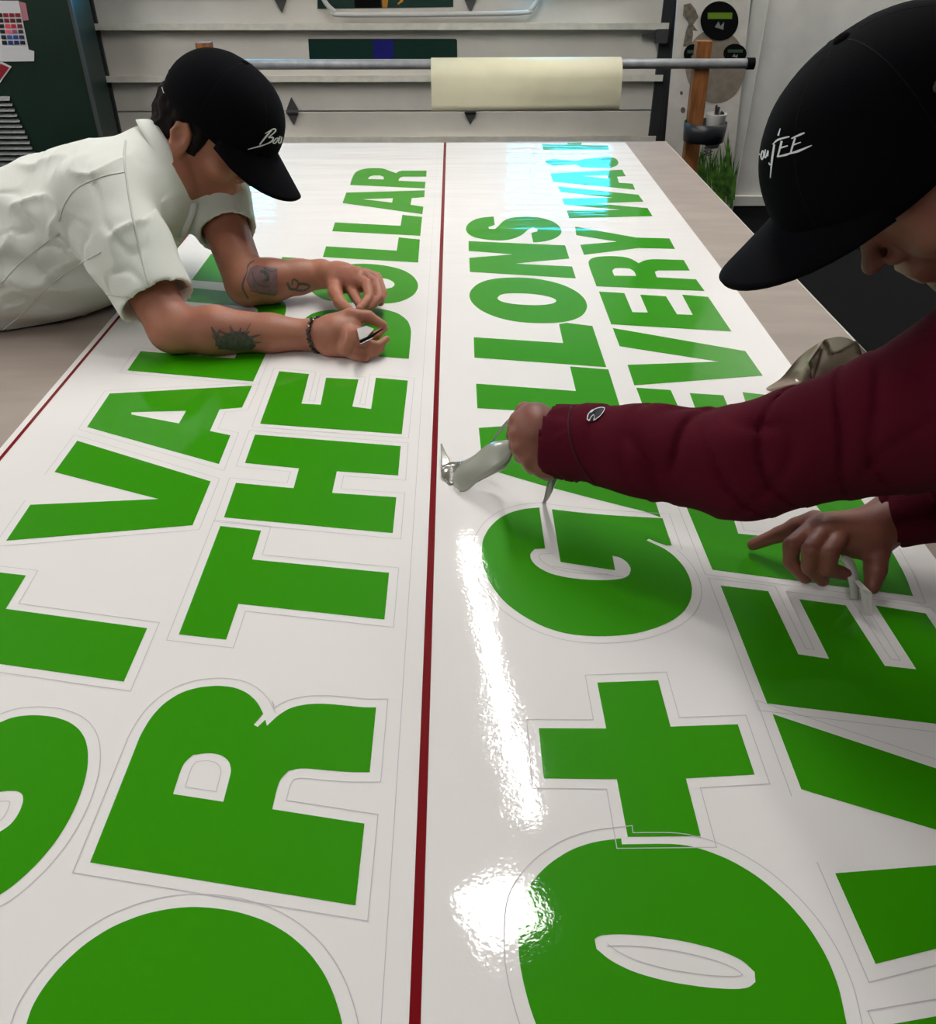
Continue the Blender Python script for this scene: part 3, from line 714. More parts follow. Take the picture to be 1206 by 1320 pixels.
def seam(name, pts, bv, r, m, parent, lift=.0004):
    p = [on_surface(bv, q, lift) for q in [tuple(v[:2]) for v in catmull([(x, y, 0) for x, y in pts], 6)]]
    p = [q for q in p if q is not None]
    return MB().tube(p, r, 6).build(name, m, parent, smooth=True) if len(p) > 2 else None

def frame(F_, U_):
    F_ = Vector(F_).normalized(); U_ = Vector(U_); U_ = (U_-F_*U_.dot(F_)).normalized(); S_ = F_.cross(U_)   # S = the wearer's right
    return F_, S_, U_
M_CAP = mat('cap_black_cotton', (7, 7, 11), 0.95, spec=0.08, bump=0.0004, bscale=500, sheen=.0)
M_CAPT = mat('cap_black_stitch', (7, 7, 9), 0.85, spec=.15)
M_CAPW = mat('cap_white_thread', (226, 228, 232), 0.7)
def make_cap(parent, C, fr_, r=(.112, .094, .112), brim_len=.075, drop=.35, seed=0, brim_half=62, lip=.0):
    """C centre of the crown ellipsoid; fr_ = (front, side, up)"""
    F_, S_, U_ = fr_; C = Vector(C)
    def Lc(f, s, u): return C + F_*f + S_*s + U_*u
    cap = bpy.data.objects.new('cap', None); COL.objects.link(cap); cap.parent = parent
    cap.location = C-wloc(parent)
    # crown: six panels, slightly domed between the seams, higher in front
    nt, np_ = 26, 72; vs = []; fs = []
    for i in range(nt+1):
        for k in range(np_):
            ph = 2*math.pi*k/np_; th = math.radians(2+(97+9*max(0, min(1, 1.7*math.cos(ph))))*i/nt)
            pan = abs(math.sin(3*ph+math.pi/2)); bul = 1+.012*math.sqrt(pan)*math.sin(min(th, 1.6))
            nz = noise.noise(Vector((math.cos(ph)*2+seed, math.sin(ph)*2, th*1.5)))*.012
            e = .86       # superellipse: fuller shoulders
            st, ct = math.sin(th), math.cos(th)
            f = r[0]*bul*(1+nz)*math.copysign(abs(st)**e, st)*math.cos(ph)
            s = r[1]*bul*(1+nz)*math.copysign(abs(st)**e, st)*math.sin(ph)
            u = r[2]*math.copysign(abs(ct)**.95, ct)
            if math.cos(ph) > 0: f += .006*math.cos(ph)*st
            if u < 0: f *= 1-.25*(u/r[2])**2; s *= 1-.25*(u/r[2])**2
            vs.append(Lc(f, s, u))
    for i in range(nt):
        for k in range(np_): fs.append((i*np_+k, i*np_+(k+1) % np_, (i+1)*np_+(k+1) % np_, (i+1)*np_+k))
    fs.append(tuple(range(np_))[::-1])
    cr = mesh('crown', vs, fs, M_CAP, cap, smooth=True, solid=.002)
    vb, fb = [], []
    for i in range(7):
        th = math.radians(90*i/6)
        for k in range(16): vb.append(Lc(.008*math.sin(th)*math.cos(k*math.pi/8), .008*math.sin(th)*math.sin(k*math.pi/8), r[2]-.001+.006*math.cos(th)))
    for i in range(6):
        for k in range(16): fb.append((i*16+k, i*16+(k+1) % 16, (i+1)*16+(k+1) % 16, (i+1)*16+k))
    mesh('button', vb, fb, M_CAP, cap, smooth=True)
    sm = MB()
    for k in range(6):
        ph = math.radians(30+60*k)+math.pi/6*0
        pts = []
        for i in range(1, 25):
            th = math.radians(4+96*i/25); kk = int(round(ph/(2*math.pi)*np_)) % np_
            ii = min(nt, int(round(i/25*nt))); v = vs[ii*np_+kk]; pts.append(v+(v-C).normalized()*.0006)
        sm.tube(pts, .0009, 5)
    sm.build('seam', M_CAPT, cap, smooth=True)
    # brim
    uu = r[2]*math.cos(math.radians(98)); nb, ns = 24, 10; vs2 = []; fs2 = []
    for j in range(ns+1):
        s_ = j/ns
        for i in range(nb+1):
            a = math.radians(-brim_half+2*brim_half*i/nb)
            rf = r[0]*.985*math.cos(a)+.004; rs = r[1]*.985*math.sin(a)
            edge = brim_len*max(0, 1-(abs(a)/math.radians(brim_half))**2.6)**.62
            f = rf+edge*s_; s2 = rs*(1+.10*s_)
            u = uu - drop*edge*s_ - 2.6*(s2**2)*(.35+.65*s_)+.006
            vs2.append(Lc(f, s2, u))
    for j in range(ns):
        for i in range(nb): a = j*(nb+1)+i; fs2.append((a, a+1, a+nb+2, a+nb+1))
    br = mesh('brim', vs2, fs2, M_CAP, cap, smooth=True, solid=.004)
    # strap and buckle across the opening at the back
    st = MB(); pts = []
    for i in range(13):
        a = math.radians(180-38+76*i/12); pts.append((a,))
    top_ = [Lc(r[0]*1.0*math.cos(p[0]), r[1]*1.0*math.sin(p[0]), uu+.030) for p in pts]; bot_ = [Lc(r[0]*.985*math.cos(p[0]), r[1]*.985*math.sin(p[0]), uu+.010) for p in pts]
    st.loft(top_, bot_, 1); st.build('strap', M_CAPT, cap, smooth=True, solid=.003)
    return cap, cr, br
def head_field(fd, Hc, fr_, k=.012, chinf=.085, chinu=-.112, skull=None):
    """skull, jaw, nose, lips, brow, ears around the head centre Hc"""
    F_, S_, U_ = [np.array(v) for v in fr_]; Hc = np.array(Hc); ax = np.array([F_, S_, U_])
    L = lambda f, s, u: Hc+F_*f+S_*s+U_*u
    if skull is None: fd.ell(L(-.008,0,.02), (.096,.074,.098), ax, .02)
    else:
        fd.ell(skull[0], (.080,.068,.068), np.array([np.array(q) for q in skull[1]]), .02); fd.ell(L(.02,0,.0), (.066,.062,.055), ax, .03); fd.ell(L(.050,0,-.002), (.036,.048,.040), ax, .02)
    fd.ell(L(.03,0,-.045), (.062,.058,.072), ax, .025)
    fd.ell(L(chinf-.022,0,chinu+.018), (.028,.03,.024), ax, .03)
    fd.ell(L(chinf-.008,0,chinu+.008), (.012,.016,.013), ax, .014)      # chin
    for s in (-1, 1):
        fd.cap(L(.004,s*.056,-.062), L(chinf-.03,s*.026,chinu+.012), .018, .016, .02)   # jaw line
        fd.ell(L(.062,s*.042,-.028), (.024,.024,.02), ax, .018)          # cheekbone
        fd.ell(L(.069,s*.032,.003), (.0165,.0185,.0165), ax, .010)       # eyelid
        fd.cap(L(.083,s*.014,.026), L(.074,s*.048,.024), .008, .006, .012)  # brow ridge
        fd.ell(L(.096,s*.0115,-.034), (.0095,.0080,.0075), ax, .006)      # nostril wing
        # ear: rim, lobe and hollow
        e = lambda f, u, o: L(-.012+f, s*(.074+o), u)
        fd.ell(e(0,-.012,.004), (.019,.009,.031), ax, .006)
        fd.chain([e(.012,.008,.006), e(.004,.02,.010), e(-.012,.014,.013), e(-.017,-.006,.012), e(-.010,-.026,.009), e(.004,-.038,.005)], [.0035,.004,.004,.004,.0045,.006], .004)
        fd.ell(e(.001,-.006,.013), (.010,.006,.015), ax, .004, neg=True)
    fd.cap(L(.086,0,.018), L(.111,0,-.024), .0070, .0075, .010)          # nose bridge
    fd.ell(L(.114,0,-.028), (.0095,.0090,.0085), ax, .006)                # nose tip
    fd.ell(L(.083,0,-.060), (.016,.026,.016), ax, .014)                  # mouth mound
    fd.cap(L(.097,-.015,-.0585), L(.097,.015,-.0585), .0052, .0052, .005)
    fd.cap(L(.094,-.014,-.069), L(.094,.014,-.069), .0062, .0062, .005)
    fd.cap(L(.102,-.02,-.0638), L(.102,.02,-.0638), .0016, .0016, .002, neg=True)
    return L

M_SKIN1 = mat('skin_light', (176, 118, 94), 0.5, rgb2=(160, 102, 82), vscale=16, sss=.15, bump=.00035, bscale=220, spec=.4)
M_SKIN2 = mat('skin_ruddy', (138, 86, 70), 0.5, rgb2=(122, 72, 60), vscale=22, sss=.15, bump=.0003, bscale=260, spec=.4)
M_HAIR1 = mat('dark_brown_hair', (30, 24, 21), 0.9, spec=.15, rgb2=(16, 12, 11), vscale=60, bump=.0015, bscale=140, stretch=(1,1,.25))
M_HAIR2 = mat('short_brown_hair', (62, 42, 34), 0.7, rgb2=(40, 26, 22), vscale=90, bump=.001, bscale=240)
M_POLO = mat('polo_white_cotton', (222, 224, 217), 0.85, spec=.2, bump=.0004, bscale=420)
M_POLOS = mat('polo_seam', (206, 208, 202), 0.85, spec=.2)
M_MAROON = mat('maroon_fleece', (78, 9, 28), 0.95, spec=.15, bump=.0006, bscale=380, var=.12, vscale=9, sheen=.0)
M_TROU = mat('dark_trousers', (30, 32, 38), 0.9)
M_SHOE = mat('black_shoe', (16, 16, 18), 0.6)

def ridged(p, s, seed=0.):
    return 1-abs(noise.noise(Vector((p[0]*s[0]+seed, p[1]*s[1], p[2]*s[2]))))*2
def cloth_warp(amp, s, seed, mask=None, low=None):
    def fn(V):
        out = V.copy(); c = V.mean(0)
        for i, v in enumerate(V):
            a = ridged(v, s, seed)**3*amp
            if mask is not None: a *= mask(v)
            out[i, 2] += a*.8; out[i, 1] -= a*.6
        return out
    return fn

# ================================================================== PERSON 1: man in the white polo, leaning on the table from the left
man1 = thing('person', 'person in a white polo and black cap leaning on the table at the left', 'person', (-1.15, 1.66, 0))
def Vw(x, y, z): return np.array([x, y, TOP+z])
sh1 = Vw(-.640, 1.60, .225); sh2 = Vw(-.545, 1.925, .24); nb1 = Vw(-.600, 1.775, .245)
elR = T(222, 424, .046); wrR = T(403, 432, .028); elL = T(318, 366, .046); wrL = T(414, 353, .052)
F1 = frame((.80, -.24, -.53), (.52, -.02, .85))
Fv, Sv, Uv = F1
cap1c = P(287, 146, 1.66)
H1 = np.array(Vector(cap1c) - Uv*.052 - Fv*.010)
fd = Field((-.80, 1.36, TOP-.01), (-.10, 2.06, TOP+.47), .0028)
L1 = head_field(fd, H1, F1, chinu=-.120)
fd.cap(L1(-.035,0,-.05), nb1+np.array([.015,0,.0]), .054, .060, .02)          # neck
fd.cap(L1(-.02,0,-.075), nb1+np.array([.03,-.0,-.03]), .045, .055, .02)
fd.cap(sh1, sh2, .062, .062, .04); fd.cap(nb1+np.array([0,0,-.02]), Vw(-.74,1.745,.12), .06, .08, .04)
def arm(fd, sh, el, wr, up=(0,0,1)):
    m1 = sh*.55+el*.45; m2 = el*.7+wr*.3; m3 = el*.3+wr*.7
    fd.chain([sh, m1, el], [.056, .047, .041], .02)
    fd.chain([el, m2, m3, wr], [.040, .0425, .033, .0265], .015)
arm(fd, sh1, elR, wrR); arm(fd, sh2, elL, wrL)
# right hand (near): edge of the hand down, thumb on top, fingers curled round a small blade
hR = [T(432, 430, .038), T(448, 428, .040)]
fd.cap(wrR, hR[0], .027, .029, .012); fd.cap(T(425,421,.048), T(452,420,.05), .021, .018, .012)
fd.cap(T(424,444,.022), T(450,447,.020), .022, .018, .012); fd.cap(hR[0], T(456,433,.034), .026, .020, .012)
fd.chain([T(432,415,.055), T(452,406,.066), T(474,408,.062), T(494,419,.048)], [.0155,.012,.0105,.0078], .006)   # thumb
fd.chain([T(450,424,.050), T(469,431,.042), T(484,433,.036), T(496,423,.040)], [.0110,.0088,.0076,.0064], .0016)
for q_ in ((451,428,.052),(451,436,.044),(449,444,.034),(444,451,.024)): fd.ell(T(*q_), (.0085,.0085,.0085), None, .012)   # index
fd.chain([T(450,435,.040), T(472,442,.032), T(487,446,.026), T(498,437,.030)], [.0110,.0086,.0076,.0064], .0012)
fd.chain([T(449,445,.028), T(468,452,.020), T(482,456,.014), T(492,449,.017)], [.0108,.0084,.0074,.0062], .0012)
fd.chain([T(444,452,.018), T(458,459,.012), T(470,462,.009), T(479,457,.011)], [.0100,.0080,.0070,.0060], .0012)
# left hand (far): held above, back of the hand up, fingers reaching down to the work
fd.cap(wrL, T(440,358,.062), .0265, .028, .014); fd.cap(T(436,352,.066), T(464,358,.068), .022, .019, .012)
fd.cap(T(440,362,.056), T(462,366,.058), .022, .018, .012)
fd.chain([T(430,362,.056), T(432,377,.052), T(438,390,.046), T(450,399,.044)], [.0165,.0135,.0115,.0085], .006)   # thumb
fd.chain([T(450,366,.052), T(457,381,.044), T(464,393,.036)], [.0135,.0105,.0085], .0030)
fd.chain([T(462,361,.068), T(473,366,.066), T(476,384,.050), T(463,398,.044)], [.0125,.0104,.0092,.0074], .0022)
fd.chain([T(470,357,.066), T(485,365,.062), T(489,384,.046), T(476,397,.036)], [.0120,.0100,.0090,.0074], .0022)
fd.chain([T(470,353,.060), T(486,358,.054), T(493,378,.040), T(490,390,.032)], [.0120,.0102,.0092,.0078], .0030)
fd.chain([T(462,350,.054), T(475,354,.046), T(484,368,.034), T(484,380,.026)], [.0108,.0094,.0085,.0072], .0030)
def no_sink(V):
    V = V.copy(); V[:,2] = np.maximum(V[:,2], ZS+.0012); return V
body1 = fd.build('body', M_SKIN1, man1, warp=no_sink, relax=1)
bv1 = BVH[body1.name]
# polo shirt
fd = Field((-1.45, 1.28, TOP-.16), (-.38, 2.1, TOP+.42), .0055)
fd.cap(sh1+np.array([-.01,0,-.01]), sh2+np.array([-.01,0,-.01]), .082, .080, .06)
fd.ell(Vw(-.70,1.755,.165), (.15,.175,.135), None, .06)
fd.ell(Vw(-.80,1.72,.150), (.16,.15,.115), None, .06)
fd.ell(Vw(-.86,1.70,.09), (.19,.185,.130), None, .08)
fd.ell(Vw(-1.06,1.66,.04), (.20,.18,.140), None, .08)
fd.ell(Vw(-1.24,1.64,-.02), (.16,.17,.14), None, .08)
fd.cap(nb1+np.array([0,0,.0]), nb1+np.array([.012,0,.022]), .066, .058, .03)
dR = (elR-sh1); dL = (elL-sh2)
fd.chain([sh1, sh1+dR*.35, sh1+dR*.78], [.074,.074,.070], .03)
fd.chain([sh2, sh2+dL*.35, sh2+dL*.66], [.072,.068,.060], .03)
# open the sleeve ends and the neck
def openend(a, b, r):
    fd.cap(a, b, r, r, .004, neg=True)
uR = dR/np.linalg.norm(dR); uL = dL/np.linalg.norm(dL)
openend(sh1+dR*.76+uR*.062, sh1+dR*.76+uR*.25, .085)
openend(sh2+dL*.62+uL*.056, sh2+dL*.62+uL*.22, .080)
openend(sh1+dR*.60, sh1+dR*1.2, .058); openend(sh2+dL*.45, sh2+dL*1.2, .051)
nd = (H1-nb1)/np.linalg.norm(H1-nb1)
openend(nb1+nd*.03, nb1+nd*.16, .054)
def fold1(V):
    out = V.copy()
    for i, v in enumerate(V):
        q = Vector(v)
        a = ridged((v[0]*1.0+v[2]*.9, v[1]*.6, v[2]-v[0]*.5), (10, 5, 16), 3.1)**3*.011
        b = noise.noise(q*9)*.007
        mk = min(1, max(0, (np.linalg.norm(v-nb1)-.09)/.06)); a *= mk; b *= mk
        for S0,dd,tt in ((sh1,dR,.78),(sh2,dL,.66)):
            t_ = float((v-S0)@dd/(dd@dd)); w_ = 1 if t_ < .4 else max(.12, 1-(t_-.4)/(tt-.45)); dist = np.linalg.norm(v-(S0+dd*t_))
            if dist < .10 and t_ > .3: a *= w_; b *= w_
        near_el = math.exp(-((v[0]+.80)**2+(v[1]-1.56)**2)/.02)
        nn = noise.noise(Vector(((v[0]+v[2])*11, v[1]*5, (v[2]-v[0]*.6)*13+1.7))); a -= .0055*max(0, 1-abs(nn)*8)**1.3*mk
        c = math.sin((v[2]-TOP)*95+v[0]*34)*.0045*near_el
        out[i,2] += a*.6+b*.5; out[i,1] -= (a*.7+b*.5+c); 
        if out[i,0] > -1.0 and out[i,2] < TOP+.004: out[i,2] = TOP+.004
    return out
shirt1 = fd.build('polo_shirt', M_POLO, man1, warp=fold1, relax=3)
bs1 = BVH[shirt1.name]
# hem bands, seams, placket, collar
for pts in ([(138,388),(165,392),(200,391),(225,386),(245,378)],): seam('sleeve_hem', [(x-1,y-9) for x,y in pts], bs1, .0013, M_POLOS, shirt1)
seam('shoulder_seam', [(162,182),(160,205),(164,240),(172,285),(182,330),(192,368),(198,388)], bs1, .0022, M_POLOS, shirt1)
seam('yoke_seam', [(160,222),(130,228),(100,242),(84,262),(76,285)], bs1, .0013, M_POLOS, shirt1)
seam('side_seam', [(130,325),(95,345),(60,372),(25,408),(4,425)], bs1, .0015, M_POLOS, shirt1)
seam('back_seam', [(76,300),(50,320),(25,340),(2,365)], bs1, .0013, M_POLOS, shirt1)
# collar: a folded band round the neck, open under the chin
cen = nb1+nd*.052; a1 = Vector(nd); e1 = Vector((Fv - a1*Fv.dot(a1))).normalized(); e2 = a1.cross(e1)
up_, lo_, mid_ = [], [], []
for i in range(41):
    t = math.radians(22+316*i/40); c_, s_ = math.cos(t), math.sin(t); op = math.cos(t)
    base = Vector(cen)
    mid_.append(base+(e1*c_*1.02+e2*s_)*.060+a1*(.006-.012*max(0,op)))
    up_.append(base+(e1*c_*1.03+e2*s_)*.064+a1*(.006-.014*max(0,op)))
    lo_.append(base+(e1*c_*1.08+e2*s_)*(.079+.008*max(0,op))+a1*(-.024-.022*max(0,op)))
col = MB(); col.loft([m-a1*.03 for m in mid_], mid_, 2); col.loft(mid_, up_, 1); col.loft(up_, lo_, 4, bulge=tuple(a1*.004))
col.build('collar', M_POLO, shirt1, smooth=True, solid=.002, label='turned-down collar')
pk = [on_surface(bs1, q, .002) for q in ((247,262),(243,278),(236,294),(231,306))]
pk = [p for p in pk if p]
if len(pk) > 2: MB().loft([p+Vector((-.012,0,0)) for p in pk], [p+Vector((.010,0,0)) for p in pk], 1).build('placket', M_POLOS, shirt1, smooth=True, solid=.002)
# cap, hair, buckle
cap1, crown1, brim1 = make_cap(man1, cap1c, F1, r=(.116,.097,.104), brim_len=.084, drop=.52, seed=1, brim_half=68)
fd = Field(H1-.16, H1+.16, .003)
F_, S_, U_ = [np.array(v) for v in F1]; axm = np.array([F_,S_,U_])
fd.ell(L1(-.018,0,.012), (.096,.082,.086), axm, .01)
fd.ell(L1(-.064,0,-.045), (.034,.058,.046), axm, .02)
for s in (-1,1):
    fd.cap(L1(.012,s*.072,.03), L1(.020,s*.069,-.022), .013, .007, .01)
    fd.ell(L1(-.045,s*.055,-.03), (.03,.02,.04), axm, .015)
fd.ell(L1(.085,0,-.03), (.062,.2,.10), axm, .01, neg=True)
for s in (-1,1): fd.ell(L1(-.012,s*.09,-.012), (.021,.026,.032), axm, .006, neg=True)
def hairw(V):
    out = V.copy()
    for i, v in enumerate(V): out[i] += np.array(noise.noise_vector(Vector(v)*55))*.0055
    return out
hair1 = fd.build('hair', M_HAIR1, man1, warp=hairw)
bc1 = bvh_of(crown1)
bk = [on_surface(bc1, q, .003) for q in ((211,113),(213,120))]
if all(bk): MB().tube(bk, .0012, 6).build('buckle', mat('buckle_steel', (220,222,226), .25, metal=.8), cap1)
cap_text = [ # brush lettering 'Bou...' running round the front of the crown
 ([(319,192),(334,188),(341,186)], [.8,2.0,1.2]), ([(350,167),(342,176),(334,186)], [1.2,2.4,1.6]), ([(341,172),(352,166),(354,169),(345,177)], [.8,1.8,1.8,1.2]),
 ([(345,177),(351,177),(349,182),(338,187)], [1.4,2.2,2.0,1.0]), ([(355,178),(351,183),(354,184),(358,178),(355,178)], [1.6]*5), ([(360,175),(358,183),(361,183),(362,176)], [1.8]*4)]
strokes_print('lettering', cap_text, bc1, M_CAPW, cap1, .0016, label='white brush lettering')
# tattoos
M_TAT = mat('tattoo_ink', (58, 62, 58), 0.6, rgb2=(92, 84, 76), vscale=120)
M_TATP = mat('tattoo_faded', (124, 92, 92), 0.6, rgb2=(104, 82, 84), vscale=90)
b8 = fr(230,300,4.02)
leafs = []
for k in range(15):
    a = math.radians(-178+k*13.2+4); c = (306, 442); r1 = 15+5*(k % 2)+R.uniform(-2,3)
    if math.sin(a) > .3: r1 = 12
    leafs.append(([(c[0]+math.cos(a)*3*1.5, c[1]+math.sin(a)*3), (c[0]+math.cos(a)*r1*.8, c[1]+math.sin(a)*r1*.6), (c[0]+math.cos(a)*r1*1.55, c[1]+math.sin(a)*r1*1.0)], [4.0, 4.6, .6]))
surface_print('tattoo', [(284,450),(281,442),(288,432),(300,427),(314,428),(325,436),(330,446),(324,451),(304,452)], bv1, M_TAT, body1, .0005, 1.5, label='dark flower tattoo')
strokes_print('tattoo', leafs + [([(272,421),(277,430),(284,438)], [1,5,3]), ([(285,424),(280,432),(279,446)], [.8,4,3]), ([(273,432),(280,440),(283,450)], [1,3,3]), ([(296,418),(299,424),(303,430)], [.7,1.6,1.2]), ([(323,417),(319,424),(316,430)], [.7,1.6,1.2])], bv1, M_TAT, body1, .0007, label='dark flower tattoo petals')
surface_print('tattoo', [(322,346),(330,342),(344,344),(357,346),(359,379),(350,381),(336,378),(322,372),(317,360)], bv1, M_TATP, body1, .0005, 1.5, label='faded forearm tattoo')
strokes_print('tattoo', [([(328,336),(320,342),(318,352),(314,362),(313,372),(320,385)], [1.2,2.2,1.5,2.5,2.5,2]), ([(335,350),(342,352),(345,360),(338,362)], [3,5,5,2]), ([(325,350),(328,362),(336,368),(348,370)], [1,1.4,1.4,1]), ([(322,374),(338,378),(356,380)], [1.2,1.8,1.8]), ([(340,346),(350,350),(357,348)], [2,2,1.5])], bv1, M_TAT, body1, .0007, label='dark forearm tattoo lines')
strokes_print('tattoo', [([(370,364),(374,372),(382,372),(384,364),(378,360),(376,367)], [3,4,3,2.4,2.4,2]), ([(384,366),(392,366),(399,369),(392,374),(380,374)], [3,4,2,3,2])], bv1, M_TAT, body1, .0006, label='small dark scroll tattoo')
# bracelet of small alternating links round the right wrist
br = MB(); wc = Vector(T(410,432,.030)); axis = Vector(hR[0]-wrR).normalized(); e1 = axis.orthogonal().normalized(); e2 = axis.cross(e1)
for k in range(26):
    t = 2*math.pi*k/26; d_ = e1*math.cos(t)+e2*math.sin(t); h = bv1.ray_cast(wc+d_*.09, -d_)
    p = (h[0] if h[0] else wc+d_*.029)+d_*.0024; 
    if p.z < ZS+.003: p.z = ZS+.003
    tn = (-e1*math.sin(t)+e2*math.cos(t)); w_ = axis*.0032*(1 if k % 2 else -1)
    br.tube([p-tn*.003+w_, p+tn*.003-w_*.4], .0023, 6); br.tube([p-tn*.002-w_, p+tn*.002-w_], .0017, 6)
br.build('bracelet', mat('bracelet_pewter', (92,92,86), .35, metal=.8, var=.6, vscale=260), man1, label='dark link bracelet')
# trousers and shoes (behind the table edge)
fd = Field((-1.6, 1.3, 0.0), (-.95, 2.0, TOP+.12), .012)
fd.ell(Vw(-1.28,1.64,-.03), (.14,.17,.13), None, .05)
for y in (1.54, 1.75):
    fd.chain([(-1.30,y,.80),(-1.27,y-.01,.46),(-1.33,y-.02,.10)], [.10,.075,.062], .05)
fd.build('trousers', M_TROU, man1)
for y in (1.52, 1.73):
    f2 = Field((-1.42,y-.07,0), (-1.02,y+.07,.14), .008); f2.cap((-1.34,y,.048), (-1.14,y,.038), .046, .036, .01); f2.build('shoe', M_SHOE, man1)
# the small blade and the weeded scrap between his fingers
bl = MB().add([T(478,436,.052), T(494,424,.056), T(495,426,.056), T(480,438,.052), T(478,436,.0495), T(494,424,.0535), T(495,426,.0535), T(480,438,.0495)], [(0,1,2,3),(7,6,5,4),(0,4,5,1),(1,5,6,2),(2,6,7,3),(3,7,4,0)])
kn = thing('craft_knife', 'small dark craft knife held in the near hand of the man in white', 'knife', tuple(T(486,431,.05)))
MB().tube([T(464,441,.050), T(479,433,.054), T(493,424,.056)], [.0022,.0024,.0012], 8).build('handle', M_BLK, kn)
MB().tube([T(465,443,.051), T(480,435.5,.055)], [.0009,.0009], 6).build('blade', mat('blade_steel', (220,220,224), .2, metal=.9), kn)
sc = MB().add([T(460,424,.056), T(472,420,.054), T(482,424,.050), T(473,434,.052), T(463,438,.054)], [(0,1,2,3,4)]).build('vinyl_scrap', mat('scrap_white', (176,172,170), .5), solid=.0006)
tag(sc, 'tiny white scrap pinched in the near hand of the man in white', 'scrap')
# ================================================================== PERSON 2: person in the maroon sweatshirt, close on the right
man2 = thing('person', 'person in a maroon sweatshirt and black cap reaching over the sheet from the right', 'person', (.95, .60, 0))
F2 = frame((-.78, -.09, -.62), (-.60, .06, .80))
cap2c = P(1149, 178, .765)
Fv2, Sv2, Uv2 = F2
F2c = F2; ca_, sa_ = math.cos(math.radians(15)), math.sin(math.radians(15))
F2 = frame(Fv2*ca_-Uv2*sa_, Uv2*ca_+Fv2*sa_); Fv2, Sv2, Uv2 = F2
H2 = P(1115, 351, .80) - np.array(Fv2)*.122 + np.array(Uv2)*.028
wr2 = P(716, 568, 1.07); el2 = P(960, 598, .95); sh2r = P(1340, 490, .78)
wl2 = P(1150, 668, 1.0); el2l = P(1340, 600, .93); sh2l = P(1600, 560, .62)
fd = Field((.02, .30, TOP-.01), (.92, 1.12, TOP+.66), .003)
L2 = head_field(fd, H2, F2, skull=(cap2c-.008*np.array(F2c[0]), F2c))
nb2 = (sh2r*.5+sh2l*.5)+np.array([-.02,.03,.05])
fd.cap(L2(-.035,0,-.06), nb2, .055, .062, .02)
fd.cap(sh2r, sh2l, .055, .055, .03)
fd.chain([sh2r, el2, wr2], [.055,.040,.027], .02); fd.chain([sh2l, el2l, wl2], [.055,.042,.028], .02)
body_pts = None
# right hand: a closed hand seen from its back, gripping the peeled film
rh = lambda x, y, d: P(x, y, d)
fd.cap(wr2, rh(693,560,1.075), .028, .033, .012)
fd.cap(rh(688,545,1.08), rh(690,590,1.075), .026, .020, .012)
fd.chain([rh(684,538,1.075), rh(668,542,1.078), rh(664,556,1.095), rh(672,566,1.115)], [.0135,.0115,.0100,.0085], .0035)
fd.chain([rh(684,552,1.065), rh(667,560,1.070), rh(665,574,1.090), rh(676,580,1.11)], [.0135,.0115,.0100,.0085], .0030)
fd.chain([rh(686,566,1.062), rh(671,577,1.067), rh(672,588,1.088), rh(684,592,1.105)], [.013,.0112,.0098,.0082], .0030)
fd.chain([rh(692,580,1.060), rh(681,592,1.066), rh(686,602,1.082), rh(696,602,1.10)], [.0125,.0105,.0092,.0078], .0030)
fd.chain([rh(706,590,1.07), rh(700,604,1.07), rh(706,611,1.08)], [.016,.0115,.0095], .006)
fd.cap(rh(700,590,1.068), rh(712,604,1.062), .015, .012, .008)
fd.chain([rh(676,530,1.10), rh(664,548,1.115), rh(659,562,1.118)], [.0125,.0100,.0078], .004)     # thumb behind the film
# left hand: pressing the film down, index pointing out, the other fingers curled, thumb down by the strips
fd.cap(wl2, T(1112,690,.058), .028, .027, .012); fd.cap(T(1118,684,.064), T(1066,684,.066), .026, .022, .012)
fd.cap(T(1125,692,.05), T(1080,690,.058), .024, .020, .012)
fd.chain([T(1050,671,.064), T(1026,679,.052), T(1004,689,.036), T(970,702,.014)], [.0130,.0110,.0095,.0075], .004)     # index
fd.chain([T(1052,678,.066), T(1020,703,.054), T(1019,724,.032), T(1038,745,.016)], [.0120,.0102,.0092,.0078], .0018)
fd.chain([T(1067,680,.071), T(1044,709,.064), T(1043,731,.040), T(1060,748,.022)], [.0120,.0102,.0094,.0080], .0018)
fd.chain([T(1086,684,.070), T(1069,714,.064), T(1068,734,.044), T(1090,740,.034)], [.0120,.0102,.0092,.0080], .0018)
fd.chain([T(1128,690,.054), T(1129,712,.048), T(1128,734,.036), T(1124,756,.022)], [.0180,.0140,.0120,.0090], .006)    # thumb
fd.chain([L2(-.0,0,-.10), nb2], [.03,.05], .01)
body2 = fd.build('body', M_SKIN2, man2, warp=no_sink, relax=1)
bv2 = BVH[body2.name]
# nails
for q, a_ in (((971,701), 1), ((1125,757), 1)):
    pass
# sweatshirt
fd = Field((.06, .10, TOP-.32), (1.25, 1.15, TOP+.50), .0062)
m_ = el2*.5+wr2*.5; m2_ = el2*.45+sh2r*.55
fd.chain([wr2+(wr2-el2)*.0, m_, el2, m2_, sh2r], [.046,.053,.061,.068,.082], .02)
fd.ell(P(1035,540,.93), (.05,.04,.034), None, .012); fd.ell(P(925,560,.97), (.035,.035,.030), None, .012)
fd.cap(sh2r, sh2l, .10, .10, .06)
mid = (sh2r+sh2l)*.5
fd.ell(mid+np.array([.17,-.03,-.13]), (.16,.20,.18), None, .08)
fd.ell(mid+np.array([.27,-.06,-.36]), (.15,.18,.20), None, .08)
fd.chain([wl2+np.array([.0,0,0]), el2l*.5+wl2*.5, el2l, sh2l], [.037,.047,.060,.085], .03)
fd.chain([nb2, nb2+np.array([-.01,.0,.03])], [.085,.075], .03)
ca = (wr2-m_)/np.linalg.norm(wr2-m_)
fd.cap(wr2+ca*.052, wr2+ca*.2, .062, .062, .003, neg=True)
